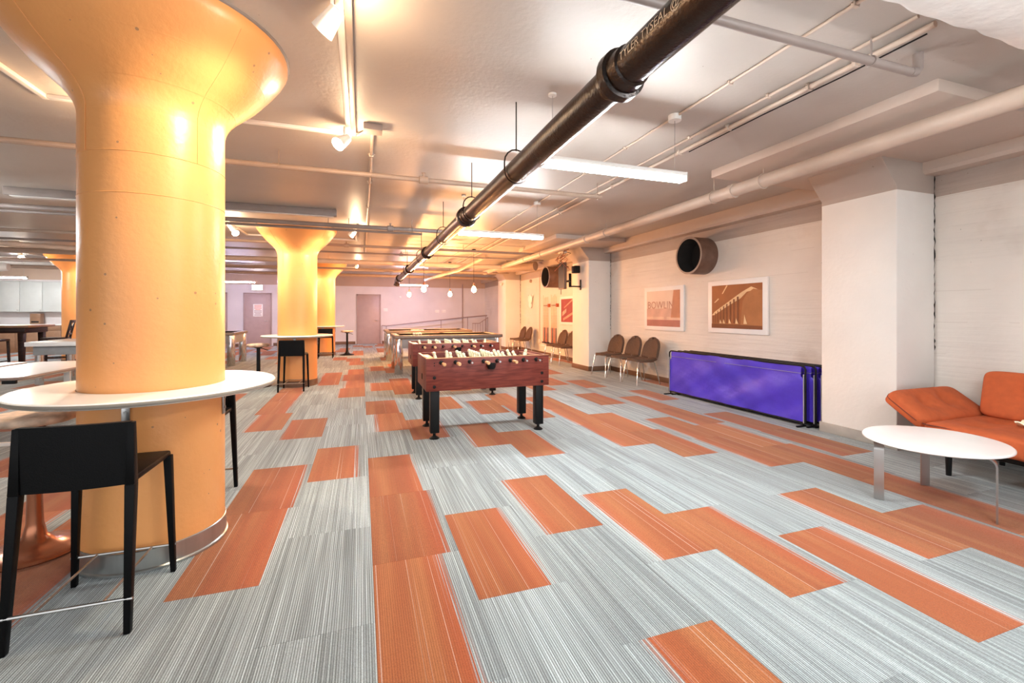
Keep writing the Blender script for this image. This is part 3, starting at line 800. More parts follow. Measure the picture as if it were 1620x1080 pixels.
# ------------------------------------------------------------------ coffee table
t = thing('coffee_table', 'white oval coffee table with flat steel legs in front of the sofa', 'table', (3.815, 1.985, 0))
B().lathe([(0, .412), (.97, .412), (1.0, .418), (1.0, .426), (.985, .432), (0, .432)], 72, sx=.425, sy=.382).build('tabletop', M_WHITE, t)
for px, py, dx, dy in ((-.345, .135, -.85, -.53), (.275, .195, .5, .87), (-.035, -.345, .39, -.92)):
    d = Vector((dx, dy, 0)).normalized(); q = Vector((-d.y, d.x, 0)); pr = Vector((px, py, 0))
    b = B(); path = [pr + Vector((0, 0, .001)), pr + Vector((0, 0, .35))]
    for k in range(1, 6):
        a = k * PI / 10; path.append(pr - d * .05 * (1 - math.cos(a)) + Vector((0, 0, .35 + .052 * math.sin(a))))
    path.append(pr - d * .16 + Vector((0, 0, .402)))
    rows = []
    for i, p in enumerate(path):
        tan = (path[min(i + 1, len(path) - 1)] - path[max(i - 1, 0)]).normalized(); nn = q.cross(tan)
        rows.append([b.bm.verts.new(p + q * s1 * .028 + nn * s2 * .005) for s1, s2 in ((-1, -1), (1, -1), (1, 1), (-1, 1))])
    for r0, r1 in zip(rows, rows[1:]):
        for k in range(4): b.bm.faces.new((r0[k], r0[(k + 1) % 4], r1[(k + 1) % 4], r1[k]))
    b.bm.faces.new(rows[0]); b.bm.faces.new(rows[-1][::-1])
    b.build('leg', M_SATIN, t, 30)

# ------------------------------------------------------------------ things on the right wall
def wall_print(name, label, y0, y1, z0, z1, art, margin=.085):
    """framed print on the right wall; y0 < y1; art(add) adds flat pieces in 0..1 coordinates, u from left as seen"""
    t = thing(name, label, 'picture', (WX, (y0 + y1) / 2, (z0 + z1) / 2))
    w, h = (y1 - y0) / 2, (z1 - z0) / 2
    B().box(-.035, -.001, -w, w, -h, h, .004).build('frame', M_FRAME, t)
    iw, ih = w - margin, h - margin * .9
    depth = [0.0]
    def piece(nm, poly, m):
        depth[0] += .00025
        x = -.0355 - depth[0]
        b = B(); b.prism([(iw - 2 * iw * u, -ih + 2 * ih * v) for u, v in poly], x - .0002, x, 'x'); b.build(nm, m, p0 if p0 else t)
    p0 = None
    depth[0] += .0002
    bg = B().box(-.0362, -.0352, -iw, iw, -ih, ih).build('print_sheet', art['bg'], t)
    p0 = bg; depth[0] = .001
    for nm, poly, m in art['pieces']: piece(nm, poly, m)
    if 'text' in art:
        for body, u, v, size, m in art['text']:
            me = text_mesh(body, size, 'CENTER')
            for vv in me.vertices: vv.co = Vector((-.0395, (iw - 2 * iw * u) - vv.co.x, -ih + 2 * ih * v + vv.co.y))
            me.materials.clear(); me.materials.append(m); link('print_lettering', me, bg)
    return t
A1 = mat('print_sky', (0.80, 0.62, 0.50), 0.6, var=0.06, scale=2); A2 = mat('print_rose', (0.42, 0.16, 0.13), 0.6); A3 = mat('print_tower', (0.55, 0.24, 0.14), 0.6)
A4 = mat('print_haze', (0.66, 0.40, 0.31), 0.6); A5 = mat('print_letter', (0.50, 0.24, 0.17), 0.6); A6 = mat('print_letter_pale', (0.74, 0.50, 0.38), 0.6)
wall_print('framed_print', 'white framed print of a bowling sign above the brown chairs', 6.44, 7.58, .99, 1.82, dict(bg=A1, pieces=[
    ('print_band', [(0, .18), (1, .18), (1, .50), (0, .50)], A4), ('print_ground', [(0, 0), (1, 0), (1, .18), (0, .18)], A2),
    ('print_road', [(0, .19), (1, .19), (1, .27), (0, .27)], A6), ('print_tower', [(.74, .25), (1, .25), (1, 1), (.82, 1)], A3), ('print_post', [(.54, .18), (.62, .18), (.62, .27), (.54, .27)], A4)],
    text=[('BOWLIN', .43, .50, .20, A5)]))
S1 = mat('sepia_ground', (0.34, 0.115, 0.035), 0.6, var=0.15, scale=3); S2 = mat('sepia_dark', (0.20, 0.062, 0.022), 0.6); S3 = mat('sepia_light', (0.80, 0.55, 0.30), 0.6)
S4 = mat('sepia_mid', (0.42, 0.17, 0.06), 0.6)
pcs = [('print_streak', [(0, .30), (.06, .38), (.62, .82), (.80, .93), (.92, .86), (.72, .82), (.60, .68), (.30, .48), (.05, .30)], S3), ('print_streak', [(.22, .80), (.24, .80), (.34, .98), (.32, 1)], S3), ('print_streak', [(.05, .60), (.08, .60), (.16, .68), (.14, .70)], S3),
       ('print_arch', [(.60, .08), (1, .06), (1, .84), (.84, .88), (.72, .78), (.64, .62)], S4)]
for k in range(9):
    u = .03 + .50 * (k / 8) ** 1.2; w = .012 + .022 * k / 8; h = .30 + .42 * (k / 8)
    pcs.append(('print_pillar', [(u, .12), (u + w, .12), (u + w, h), (u, h)], S2))
for u, h in ((.17, .20), (.24, .21), (.36, .22), (.50, .24), (.66, .32)):
    pcs.append(('print_glint', [(u, .11), (u + .03 + h * .12, .11), (u + .015, h)], S3))
pcs.append(('print_floor', [(0, 0), (1, 0), (1, .08), (0, .10)], S2))
wall_print('framed_print', 'white framed sepia print of a tunnel above the purple dividers', 4.72, 5.85, 1.005, 1.835, dict(bg=S1, pieces=pcs))
R1 = mat('print_red', (0.30, 0.045, 0.035), 0.6); R2 = mat('print_coral', (0.75, 0.30, 0.20), 0.6); R3 = mat('print_paleline', (0.85, 0.60, 0.45), 0.6)
wall_print('framed_print', 'white framed red print with slanting pale strokes, partly behind the pilaster', 10.45, 11.60, .99, 1.79, dict(bg=R1, pieces=[
    ('print_stroke', [(.20, .60), (.20, .64), (.75, 1), (.75, .92)], R2), ('print_stroke', [(.14, .06), (.14, .16), (.8, .46), (.8, .36)], R2)] +
    [('print_stroke', [(.08 + .055 * k, .26 + .035 * k), (.11 + .055 * k, .27 + .035 * k), (.13 + .055 * k, .46 + .03 * k), (.10 + .055 * k, .45 + .03 * k)], R3) for k in range(5)]))

def sleeve(label, y, z, r, x0):
    t = thing('pipe_sleeve', label, 'pipe', (WX, y, z))
    b = B(); L = WX - x0
    b.lathe([(r, .001), (r, L - .012), (r - .010, L), (r - .026, L)], 48)
    for v in b.bm.verts: v.co = Vector((-v.co.z, v.co.x, v.co.y))
    b.build('sleeve', M_CLAY, t)
    b = B(); b.lathe([(r - .026, L - .0005), (r - .032, L - .01), (r - .032, .020), (0, .021)], 48)
    for v in b.bm.verts: v.co = Vector((-v.co.z, v.co.x, v.co.y))
    b.build('bore', M_DARK, t)  # near-black colour stands in for the shade inside the sleeve
    b = B(); b.lathe([(r, L - .002), (r + .004, L + .001), (r - .010, L + .003), (r - .030, L + .002)], 48)
    for v in b.bm.verts: v.co = Vector((-v.co.z, v.co.x, v.co.y))
    b.build('rim', M_GPIPE, t)
sleeve('large brown pipe sleeve stub projecting from the wall above the two prints', 5.97, 2.27, .305, 5.12)
sleeve('farther brown pipe sleeve stub above the cue racks', 11.75, 2.36, .305, 5.02)
b = B(); b.lathe([(0, 0), (.022, .004), (.028, .03), (.02, .06), (0, .07)], 12, (5.2, 5.82, 2.03)); o = b.build('paper_cup', M_PAPER); tag(o, 'small white cup resting inside the near pipe sleeve', 'cup')

# cue racks with cues
for n, (yc, lab) in enumerate(((12.62, 'wall cue rack nearer the sculpture'), (12.02, 'wall cue rack nearer the red print'))):
    t = thing('cue_rack', lab + ', full of cues', 'cue rack', (WX, yc, 0), 0, 'wall cue racks')
    B().box(-.026, -.001, -.21, .21, 1.535, 1.565, .004).build('clip_rail', M_ESP, t)
    B().box(-.08, -.001, -.22, .22, .385, .425, .006).build('base_shelf', M_ESP, t)
    b = B(); b.box(-.08, -.001, -.275, -.212, 1.50, 1.60, .01); b.build('clip_block', M_BUTT, t)
    for k in range(5):
        y = yc - .18 + k * .088
        c = thing('pool_cue', 'slim cue with red butt standing in the ' + lab, 'cue', (WX - .045, y, .4255), 0, 'cues in the ' + lab)
        h = 1.40 + random.uniform(-.04, .06)
        B().tube([(0, 0, 0), (0, 0, .45)], [.015, .0125], 8).build('butt', M_BUTT if k % 3 else M_ESP, c)
        B().tube([(0, 0, .4505), (0, 0, h)], [.012, .0065], 8).build('shaft', M_SHAFT, c)

# pale relief ornament, conduit with outlet, small box
t = thing('wall_ornament', 'pale skull-like relief ornament on the wall left of the cue racks', 'ornament', (WX, 13.9, 1.70))
b = B(); b.lathe([(0, 0), (.10, .01), (.15, .04), (.15, .07), (.10, .10), (0, .11)], 20, sx=1.0, sy=1.05)
for v in b.bm.verts: v.co = Vector((-v.co.z - .002, v.co.x, v.co.y + .08))
b.build('cranium', M_FRAME, t)
b = B(); b.lathe([(0, 0), (.06, .01), (.09, .05), (.07, .09), (0, .10)], 16, sx=.9, sy=1.6)
for v in b.bm.verts: v.co = Vector((-v.co.z - .002, v.co.x, v.co.y - .10))
b.build('snout', M_FRAME, t)
for s in (-1, 1): B().tube([(-.04, s * .12, .15), (-.06, s * .20, .20), (-.05, s * .25, .27)], [.022, .016, .006], 8).build('horn', M_FRAME, t)
t = thing('wall_conduit', 'thin vertical wall conduit ending in an outlet left of the cue racks', 'conduit', (WX, 13.18, 0))
B().tube([(-.016, 0, .47), (-.016, 0, 2.69)], .011, 8).build('conduit', M_CPIPE2, t)
ob = B().box(-.05, -.001, -.055, .055, .36, .475, .006).build('outlet_box', M_WMETAL, t)
o = B().lathe([(0, 0), (.05, 0), (.05, .05), (.04, .06), (0, .06)], 20).build('junction_cover', M_CPIPE)
for v in o.data.vertices: v.co = Vector((-v.co.z - .001, v.co.x, v.co.y))
o.location = (WX, 13.94, 2.40); tag(o, 'small round junction cover high on the wall above the ornament', 'junction box')

# monitor on arm at the middle pilaster
t = thing('monitor_arm', 'black monitor wall arm bolted to the middle pilaster', 'bracket', (4.87, 9.28, 0))
B().box(-.02, -.001, -.03, .03, 1.86, 2.10, .004).build('wall_plate', M_BLKM, t)
B().box(-.30, -.02, -.02, .02, 1.925, 1.955, .004).build('arm', M_BLKM, t)
B().box(-.305, -.25, -.018, .018, 1.92, 2.24, .004).build('arm_post', M_BLKM, t)
B().box(-.345, -.305, -.12, .12, 2.04, 2.08, .004).build('head_bracket', M_BLKM, t)
B().box(-.20, -.06, -.10, .10, 2.25, 2.42, .02).build('cable_box', M_BLKP, t)
t = thing('wall_monitor', 'tall monitor held by the black wall arm', 'monitor', (4.49, 9.45, 0))
B().box(-.05, .03, -.15, .15, 1.88, 2.50, .012).build('housing', M_TV, t)
B().box(-.053, -.0505, -.135, .135, 1.90, 2.48).build('screen', M_BLKP, t)
B().tube([(0, .1, 1.88), (0, .1, 1.76)], .008, 8).build('cable_stub', M_BLKP, t)
rg = random.Random(5)
t = thing('cable_bundle', 'tangle of pink and black cables hanging at the top of the middle pilaster', 'cables', (4.50, 9.35, 0))
for k in range(9):
    pts = [(-.05 + rg.uniform(-.08, .05), rg.uniform(-.10, .25), 2.86)]
    for j in range(6): pts.append((rg.uniform(-.16, .06), rg.uniform(-.22, .28), 2.78 - j * .085 + rg.uniform(-.04, .04)))
    B().tube(pts, .007, 6).build('cable', M_CABLE if k % 3 else M_BLKP, t)
B().box(-.14, -.02, -.16, .12, 2.70, 2.75, .02).build('splice_case', M_WMETAL, t)

# ------------------------------------------------------------------ pipes under the ceiling
PX, PZ = 1.09, 2.375
t = thing('drain_pipe', 'long black cast iron drain pipe with stencilled lettering under the ceiling', 'pipe', (PX, 0, PZ))
PR = .080
B().tube([(0, -3.8, 0), (0, 14.55, 0)], PR, 28).build('pipe', M_IRON, t)
for y in (1.70, 4.75, 7.8, 10.8, 13.8):
    b = B(); b.lathe([(PR - .004, -.10), (PR + .010, -.09), (PR + .014, -.03), (PR + .030, -.025), (PR + .032, .02), (PR + .014, .035), (PR + .010, .07), (PR - .004, .075)], 28)
    for v in b.bm.verts: v.co = Vector((v.co.x, y + v.co.z, v.co.y))
    b.build('hub', M_IRON, t)
b = B(); b.tube([(0, 14.5, 0), (0, 14.68, -.005), (0, 14.80, -.05), (0, 14.86, -.14)], PR, 20); b.lathe([(PR, -.16), (PR + .02, -.16), (PR + .02, -.10), (PR, -.10)], 24, (0, 14.86, 0), close=True); b.build('elbow', M_IRON, t)
me = text_mesh('TYLER TYSEAL @C@4', .050)
tb = bmesh.new(); tb.from_mesh(me); bmesh.ops.triangulate(tb, faces=tb.faces[:])
for _ in range(2): bmesh.ops.subdivide_edges(tb, edges=[e for e in tb.edges if e.calc_length() > .008], cuts=2); bmesh.ops.triangulate(tb, faces=tb.faces[:])
tb.to_mesh(me); tb.free()
for v in me.vertices:
    ph = math.radians(-10) + v.co.y / PR
    v.co = Vector((-(PR + .0012) * math.cos(ph), 1.585 - v.co.x * .95, (PR + .0012) * math.sin(ph)))
me.materials.clear(); me.materials.append(M_STENCIL); link('lettering', me, t)
for y in (3.1, 4.5, 6.2, 8.6, 11.4):
    b = B(); pts = [(math.sin(a) * (PR + .012), y, -math.cos(a) * (PR + .012) + .0) for a in [PI * (k / 8 - .5) for k in range(9)]]
    pts = [(-(PR + .012), y, .06)] + [(pt[0], y, pt[2]) for pt in pts] + [(PR + .012, y, .06)]
    top = [(-(PR + .012) * math.cos(a), y, .06 + .10 * math.sin(a)) for a in [PI * k / 8 for k in range(9)]]
    b.tube(pts, .006, 6); b.tube(top, .006, 6); b.tube([(0, y, .15), (0, y, CEIL - PZ)], .005, 6); b.build('clevis_hanger', M_IRON, t)

t = thing('wall_side_pipe', 'thick beige painted pipe running along the right wall below the ceiling', 'pipe', (3.9, 0, 2.672))
BR = .068
B().tube([(0, -3.8, 0), (0, 14.2, 0)], BR, 22).build('pipe', M_CPIPE2, t)
for y in (3.84, 7.2, 10.4):
    b = B(); b.lathe([(BR, -.03), (BR + .012, -.03), (BR + .014, 0), (BR + .012, .03), (BR, .03)], 22)
    for v in b.bm.verts: v.co = Vector((v.co.x, y + v.co.z, v.co.y))
    b.build('coupling', M_CPIPE2, t)
for y in (3.45, 4.12, 6.5, 9.3, 12.0):
    b = B(); b.tube([((BR + .006) * math.cos(a), y, (BR + .006) * math.sin(a)) for a in [2 * PI * k / 16 for k in range(17)]], .006, 6); b.tube([(0, y, BR), (0, y, .128 if 1.87 < y < 3.9 or 8 < y < 10.2 else CEIL - 2.672)], .005, 6); b.build('hanger', M_CPIPE2, t)
b = B(); b.lathe([(BR, 0), (BR + .016, 0), (BR + .016, .05), (BR, .05)], 20, close=True)
for v in b.bm.verts: v.co = Vector((v.co.x, 14.2 + v.co.z, v.co.y))
b.build('end_fitting', M_CPIPE2, t)

def xpipe(label, y, z, x0, x1, r, m=None, hang=(), fit=(), name='sprinkler_pipe', cat='pipe'):
    t = thing(name, label, cat, (0, y, z))
    B().tube([(x0, 0, 0), (x1, 0, 0)], r, 14).build('pipe', m or M_GPIPE, t)
    for h in hang:
        b = B(); b.tube([(h, (r + .004) * math.cos(a), (r + .004) * math.sin(a)) for a in [2 * PI * k / 12 for k in range(13)]], .004, 6); b.tube([(h, 0, r), (h, 0, CEIL - z)], .005, 6); b.build('hanger', m or M_GPIPE, t)
    for h in fit:
        b = B(); b.tube([(h - .05, 0, 0), (h - .045, 0, 0), (h + .045, 0, 0), (h + .05, 0, 0)], [r, r + .014, r + .014, r], 14); b.tube([(h, 0, r), (h, 0, r + .045)], .012, 8); b.lathe([(0, 0), (.022, 0), (.022, .004), (0, .005)], 12, (h, 0, r + .045)); b.build('sprinkler_head', m or M_GPIPE, t)
    return t
t = xpipe('grey sprinkler pipe crossing the ceiling at upper right, ending in an elbow', 1.72, 2.755, -.6, 3.12, .024, hang=(2.75,), fit=())
B().tube([(3.09, 0, 0), (3.14, 0, .005), (3.16, 0, .03), (3.16, 0, .12)], .026, 12).build('elbow', M_GPIPE, t)
xpipe('thin sprinkler pipe crossing the ceiling in front of the middle column', 4.72, 2.725, -9.5, 2.75, .027, M_CPIPE, hang=(-.75, .10, 2.7), fit=(.62, -3.72))
xpipe('sprinkler pipe crossing the ceiling just before the middle column', 7.55, 2.715, -10.5, 1.7, .035, M_GPIPE, hang=(-2.0, -.5, .8), fit=(.45,))
xpipe('second pipe running close beside the one at the middle column', 7.80, 2.695, -10.5, 1.0, .022, M_GPIPE, hang=(-.2,))
xpipe('copper-toned ceiling pipe above the front pool table', 9.9, 2.74, -10.5, 4.2, .030, M_CPIPE, hang=(0, 2.2), fit=(-.3,))
xpipe('ceiling pipe behind the copper-toned one', 10.9, 2.72, -10.5, 4.6, .022, M_GPIPE, hang=(1,), fit=(.9,))
xpipe('thick ceiling pipe above the gap between the pool tables', 12.3, 2.66, -10.5, 3.9, .060, M_CPIPE2, hang=(-.8, 2.0))
xpipe('ceiling pipe above the rear pool table', 13.8, 2.62, -10.5, 4.6, .030, M_CPIPE)
xpipe('farthest thick ceiling pipe before the far wall', 16.6, 2.66, -12.0, 5.2, .055, M_CPIPE, hang=(-2, 1))
xpipe('ceiling pipe before the farthest thick one', 15.3, 2.72, -12.0, 4.6, .035, M_GPIPE)
t = thing('branch_pipe', 'slanting beige branch pipe above the far pool tables', 'pipe', (0, 0, 0))
B().tube([(3.1, 11.2, 2.80), (2.6, 12.3, 2.535), (2.2, 16.4, 2.535)], .05, 14).build('pipe', M_CPIPE2, t)
t = thing('slanting_pipe', 'slanting pink pipe near the ceiling at the left picture edge', 'pipe', (0, 0, 0))
B().tube([(-9.2, 9.6, 2.62), (-6.2, 10.9, 2.62), (-3.6, 12.0, 2.62)], .05, 14).build('pipe', M_CPIPE2, t)
B().tube([(-6.26, 10.87, 2.62), (-6.14, 10.93, 2.62)], .066, 14).build('coupling', M_CPIPE2, t)
t = thing('kitchen_duct', 'white round duct under the ceiling above the kitchen cabinets', 'duct', (0, 0, 0))
B().tube([(-13.2, 16.2, 2.62), (-9.6, 16.4, 2.62)], .13, 20).build('duct', M_WMETAL, t)
B().tube([(-9.6, 16.4, 2.62), (-9.45, 16.41, 2.62)], [.13, .10], 20).build('end_collar', M_WMETAL, t)
t = thing('flex_duct', 'ribbed metal duct at the ceiling behind the middle pilaster', 'duct', (0, 0, 0))
b = B(); pts = []; rs = []
for k in range(40):
    f = k / 39; pts.append((4.14 + .80 * f, 13.5 - 1.2 * f, 2.73)); rs.append(.125 + .012 * (k % 2))
b.tube(pts, rs, 16); b.build('duct', M_CPIPE, t)

def ypipe(label, x, z, y0, y1, r, m, clips=(), name='conduit', cat='conduit'):
    t = thing(name, label, cat, (x, 0, z))
    B().tube([(0, y0, 0), (0, y1, 0)], r, 10).build('tube', m, t)
    for y in clips:
        b = B(); b.box(-r - .008, r + .008, y - .01, y + .01, -r - .004, CEIL - z - .0005, .002); b.tube([(-r - .02, y, r * .5), (r + .02, y, r * .5)], .004, 6); b.build('clip', m, t)
    return t
ypipe('thin ceiling conduit through the pendant canopies at right', 2.36, CEIL - .012, 1.5, 14, .010, M_CPIPE2, (1.55, 2.35, 3.6, 4.4, 6.6))
ypipe('thin ceiling conduit left of the thicker one at right', 2.76, CEIL - .016, 1.5, 14, .011, M_CPIPE2, (2.4, 3.2, 4.5, 6))
ypipe('thicker ceiling conduit with black cable, right of the pendant canopies', 2.90, CEIL - .026, 1.5, 14, .018, M_CPIPE2, (1.9, 2.2, 2.9, 3.5, 4.7, 6.2))
o = B().tube([(2.925, 1.55, CEIL - .045), (2.925, 2.0, CEIL - .052), (2.925, 2.6, CEIL - .044), (2.925, 3.4, CEIL - .05)], .005, 6).build('cable', M_BLKP); tag(o, 'thin black cable slung under the right ceiling conduit', 'cable')
ypipe('ceiling conduit running away from the grey box near the middle', .09, CEIL - .018, 3.95, 12, .014, M_CPIPE2, (4.55, 5.5, 6.8))
t = thing('junction_box', 'grey junction box on the ceiling right of the white track corner', 'junction box', (.09, 3.88, CEIL))
B().box(-.075, .075, -.06, .06, -.055, -.001, .004).build('box', M_GPIPE, t)
B().tube([(-.18, .18, -.03), (-.12, .16, -.035), (-.06, .06, -.03)], .009, 8).build('whip', M_GPIPE, t)
t = thing('ceiling_tray', 'dark unlit fixture channel on the ceiling before the middle column', 'light fixture', (0, 7.25, CEIL))
B().box(-4.2, -.36, -.06, .06, -.10, -.001, .006).build('channel', M_GPIPE, t)
B().box(-4.15, -.40, -.045, .045, -.112, -.101, .004).build('diffuser', M_WMETAL, t)

# rectangular lighting tracks with spots around the columns
def spot(parent, x, y, z, tx, ty, tz, power, face=True):
    d = (Vector((tx, ty, tz)) - Vector((x, y, z))).normalized()
    hd = bpy.data.objects.new('spot_head', None)
    b = B(); p = Vector((x, y, z))
    b.tube([p - d * .05, p - d * .045, p + d * .02, p + d * .085], [.02, .035, .045, .055], 18, caps=False); b.bm.faces.new([b.bm.verts[i] for i in range(18)]) if False else None
    h = b.build('spot_head', M_WMETAL, parent)
    b = B(); b.tube([p + d * .060, p + d * .062], .047, 18); b.build('lamp_face', M_LAMPF, h)
    b = B(); b.tube([p - d * .02, p + Vector((0, 0, .06)), Vector((x, y, CEIL - .03))], .009, 8); b.build('spot_stem', M_WMETAL, h)
    ld = bpy.data.lights.new('spot_light', 'SPOT'); ld.energy = power; ld.spot_size = math.radians(95); ld.spot_blend = 0.7; ld.color = (1.0, 0.84, 0.62); ld.shadow_soft_size = .05
    lo = bpy.data.objects.new('spot_light', ld); COL.objects.link(lo); lo.parent = h
    sd = bpy.data.lights.new('spill_light', 'POINT'); sd.energy = power * .22; sd.color = (1.0, 0.66, 0.38); sd.shadow_soft_size = .04
    so = bpy.data.objects.new('spill_light', sd); COL.objects.link(so); so.parent = h; so.location = p + Vector((0, 0, -.10)) - d * .06
    lo.location = p + d * .09; lo.rotation_euler = d.to_track_quat('-Z', 'Y').to_euler()
def track(label, cx, cy, y0, y1, spots, power=SPOT_W):
    t = thing('lighting_track', label, 'track light', (0, 0, 0))
    xa, xb = cx - 1.04, cx + 1.01
    B().box(xa - .02, xa + .02, y0, y1, CEIL - .03, CEIL - .001, .003).build('track_rail', M_WMETAL, t)
    B().box(xb - .02, xb + .02, y0, y1, CEIL - .03, CEIL - .001, .003).build('track_rail', M_WMETAL, t)
    B().box(xa + .021, xb - .021, y1 - .04, y1, CEIL - .03, CEIL - .001, .003).build('track_rail', M_WMETAL, t)
    B().box(xb - .026, xb + .026, y1 - .05, y1 + .01, CEIL - .036, CEIL - .0005, .003).build('track_corner', M_WMETAL, t)
    B().box(xb + .022, xb + .06, y0, y1 - .06, CEIL - .05, CEIL - .001, .003).build('cable_channel', M_GPIPE, t)
    for x, y, tz in spots:
        if tz > 0: spot(t, x, y, CEIL - .14, cx, cy, tz, power)
        else: spot(t, x, y, CEIL - .14, cx + .5, cy - 2.2, 0.6, power)
track('white lighting track round the near orange column', CX1, 3.06, .5, 4.10, [(CX1 + .98, 2.30, 1.6), (CX1 + .98, 3.9, 1.6), (CX1 - .6, 3.98, 1.6)], 20.0)
track('white lighting track round the middle orange column', CX1, 8.98, 8.2, 10.0, [(CX1 + .98, 8.3, 1.6), (CX1 - .98, 8.8, 0), (CX1 - .9, 8.25, 1.6)], 26.0)
track('white lighting track round the far orange column', CX1, 15.0, 14.2, 16.0, [(CX1 + .98, 14.3, 1.6), (CX1 - .98, 14.3, 1.6)], 26.0)
track('white lighting track round the far left orange column', -7.2, 15.0, 13.6, 16.0, [(-7.9, 14.1, 0), (-6.2, 14.2, 1.6)], 26.0)
t = thing('flood_lamp', 'bright white ceiling flood lamp at the left picture edge', 'lamp', (-4.52, 6.75, 2.74))
B().lathe([(.05, .10), (.065, .03), (.09, -.03), (.085, -.035), (.05, .0)], 20).build('hood', M_WMETAL, t)
B().lathe([(0, -.012), (.075, -.014), (.075, -.010), (0, -.009)], 20).build('lamp_face', M_LAMPF, t)
B().tube([(0, 0, .10), (0, 0, .148)], .012, 8).build('stem', M_WMETAL, t)

# ------------------------------------------------------------------ linear pendant lights
def pendant(label, x, y, m, z=2.40, canopies=True):
    t = thing('linear_pendant', label, 'ceiling light', (x, y, z), 0, 'linear pendant lights')
    B().box(-.61, .61, -.045, .045, 0.0, .035, .006).build('housing', M_WMETAL, t)
    B().box(-.605, .605, -.040, .040, -.035, -.0005, .014).build('lens', m, t)
    for s in (-1, 1): B().box(s * .61 - .006, s * .61 + .006, -.046, .046, -.036, .036, .003).build('end_cap', M_WMETAL, t)
    for s in (-1, 1):
        B().tube([(s * .53, 0, .035), (s * .53, 0, CEIL - z - .01)], .0025, 6).build('cable', M_SATIN, t)
        B().lathe([(0, 0), (.03 if s < 0 else .05, 0), (.03 if s < 0 else .05, .014 if s < 0 else .045), (0, .014 if s < 0 else .045)], 20, (s * .53, 0, CEIL - z - (.0145 if s < 0 else .0455))).build('canopy', M_WMETAL, t)
PXC = 1.825
pendant('glowing linear pendant light nearest the camera, right of the black pipe', PXC, 2.90, M_TUBE)
pendant('second glowing linear pendant light, beyond the nearest one', PXC, 5.80, M_TUBE)
pendant('far linear pendant light above the rear pool table by the far wall', PXC, 17.3, M_TUBEC)
pendant('far linear pendant light in front of the left far door', -4.1, 17.4, M_TUBEC)
pendant('linear pendant light in the unseen part of the room behind the camera', 2.4, .05, M_TUBE)  # unseen lamp, added here to brighten the sofa wall
pendant('linear pendant light over the white tables, left of the frame', -5.2, 6.4, M_TUBE)
pendant('unseen linear pendant light beyond the left edge, near the dark bar table', -9.3, 13.0, M_TUBE)  # lamp added out of view, continuing the pendant rows
pendant('linear pendant light in front of the kitchen cabinets', -10.2, 17.4, M_TUBE)

# pendant bulbs over the pool tables
for x, y, lab in ((1.42, 10.75, 'glowing pendant bulb over the left half of the front pool table'), (2.62, 10.6, 'glowing pendant bulb over the right half of the front pool table'),
                  (1.42, 14.2, 'glowing pendant bulb over the left half of the rear pool table'), (2.58, 13.5, 'glowing pendant bulb over the right half of the rear pool table')):
    t = thing('pendant_bulb', lab, 'pendant lamp', (x, y, 1.90), 0, 'pendant bulbs over the pool tables')
    B().tube([(0, 0, .16), (0, 0, CEIL - 1.90 - .02)], .004, 6).build('cord', M_BLKP, t)
    B().lathe([(0, .17), (.02, .165), (.022, .10), (.018, .085), (0, .084)], 14).build('socket', M_COPPER, t)
    B().lathe([(0, -.075), (.035, -.065), (.060, -.03), (.062, .0), (.045, .045), (.022, .08), (0, .083)], 20).build('bulb', M_BULB, t)
    B().lathe([(0, 0), (.05, 0), (.05, .02), (0, .02)], 18, (0, 0, CEIL - 1.90 - .0205)).build('canopy', M_BLKM, t)

# white wrapped duct above the camera, upper right
t = thing('wrapped_duct', 'white foil-wrapped duct crossing the ceiling at the upper right corner', 'duct', (0, 0, 0))
def dsurf(u, v):
    x = 1.05 + 4.3 * u; a = 2 * PI * v
    wob = 1 + .012 * math.sin(40 * u + 3 * math.sin(a * 2)) + .010 * math.sin(95 * u + 5 * a)
    cy, cz, ry, rz = .85, 2.83, .57 * wob, .068 * wob
    return (x, cy + ry * math.copysign(abs(math.cos(a)) ** .45, math.cos(a)), min(cz + rz * math.copysign(abs(math.sin(a)) ** .6, math.sin(a)), CEIL - .002))
b = B(); b.grid(dsurf, 110, 40); bmesh.ops.remove_doubles(b.bm, verts=b.bm.verts[:], dist=.0005); b.build('duct_wrap', M_FOIL, t, 70)
B().box(1.04, 1.06, .30, 1.38, 2.77, CEIL - .003, .01).build('end_cap', M_FOIL, t)

# ------------------------------------------------------------------ far wall: doors, railing, signs, outlets
def door(n, x0, x1):
    d = struct(B().box(x0 + .05, x1 - .05, FY - .03, FY - .001, .01, 2.07, .003).build('door_%d' % n, M_DOOR))
    b = B(); b.box(x0, x0 + .05, FY - .05, FY - .001, .001, 2.125, .004); b.box(x1 - .05, x1, FY - .05, FY - .001, .001, 2.125, .004); b.box(x0, x1, FY - .05, FY - .001, 2.075, 2.125, .004); b.build('door_frame', M_DFRAME, d)
    b = B(); b.tube([(x1 - .13, FY - .03, 1.0), (x1 - .13, FY - .08, 1.0), (x1 - .25, FY - .08, 1.0)], .011, 8); b.build('door_handle', M_SATIN, d)
    return d
d1 = door(1, -4.41, -3.42); door(2, -.20, .79); door(3, -5.95, -4.96)
t = thing('door_notice', 'white notice sheet with rows of print on the left far door', 'sign', (-3.90, FY - .031, 1.43))
B().box(-.17, .17, -.006, -.0005, -.245, .245, .001).build('sheet', M_PAPER, t)
for k, w in enumerate((.13, .12, .13, .09, .13, .13, .10, .12)):
    B().box(-w, w, -.0075, -.0062, .195 - k * .055 - .012, .195 - k * .055 + .012).build('print_line', R2 if k < 4 else M_DFRAME, t)
t = thing('exit_sign', 'glowing exit sign box hanging above the left far door', 'sign', (-3.90, FY - .12, 2.33))
B().box(-.19, .19, -.03, .03, -.11, .11, .006).build('housing', M_WMETAL, t)
B().box(-.175, .175, -.034, -.0305, -.095, .095, .001).build('lit_face', M_EXIT, t)
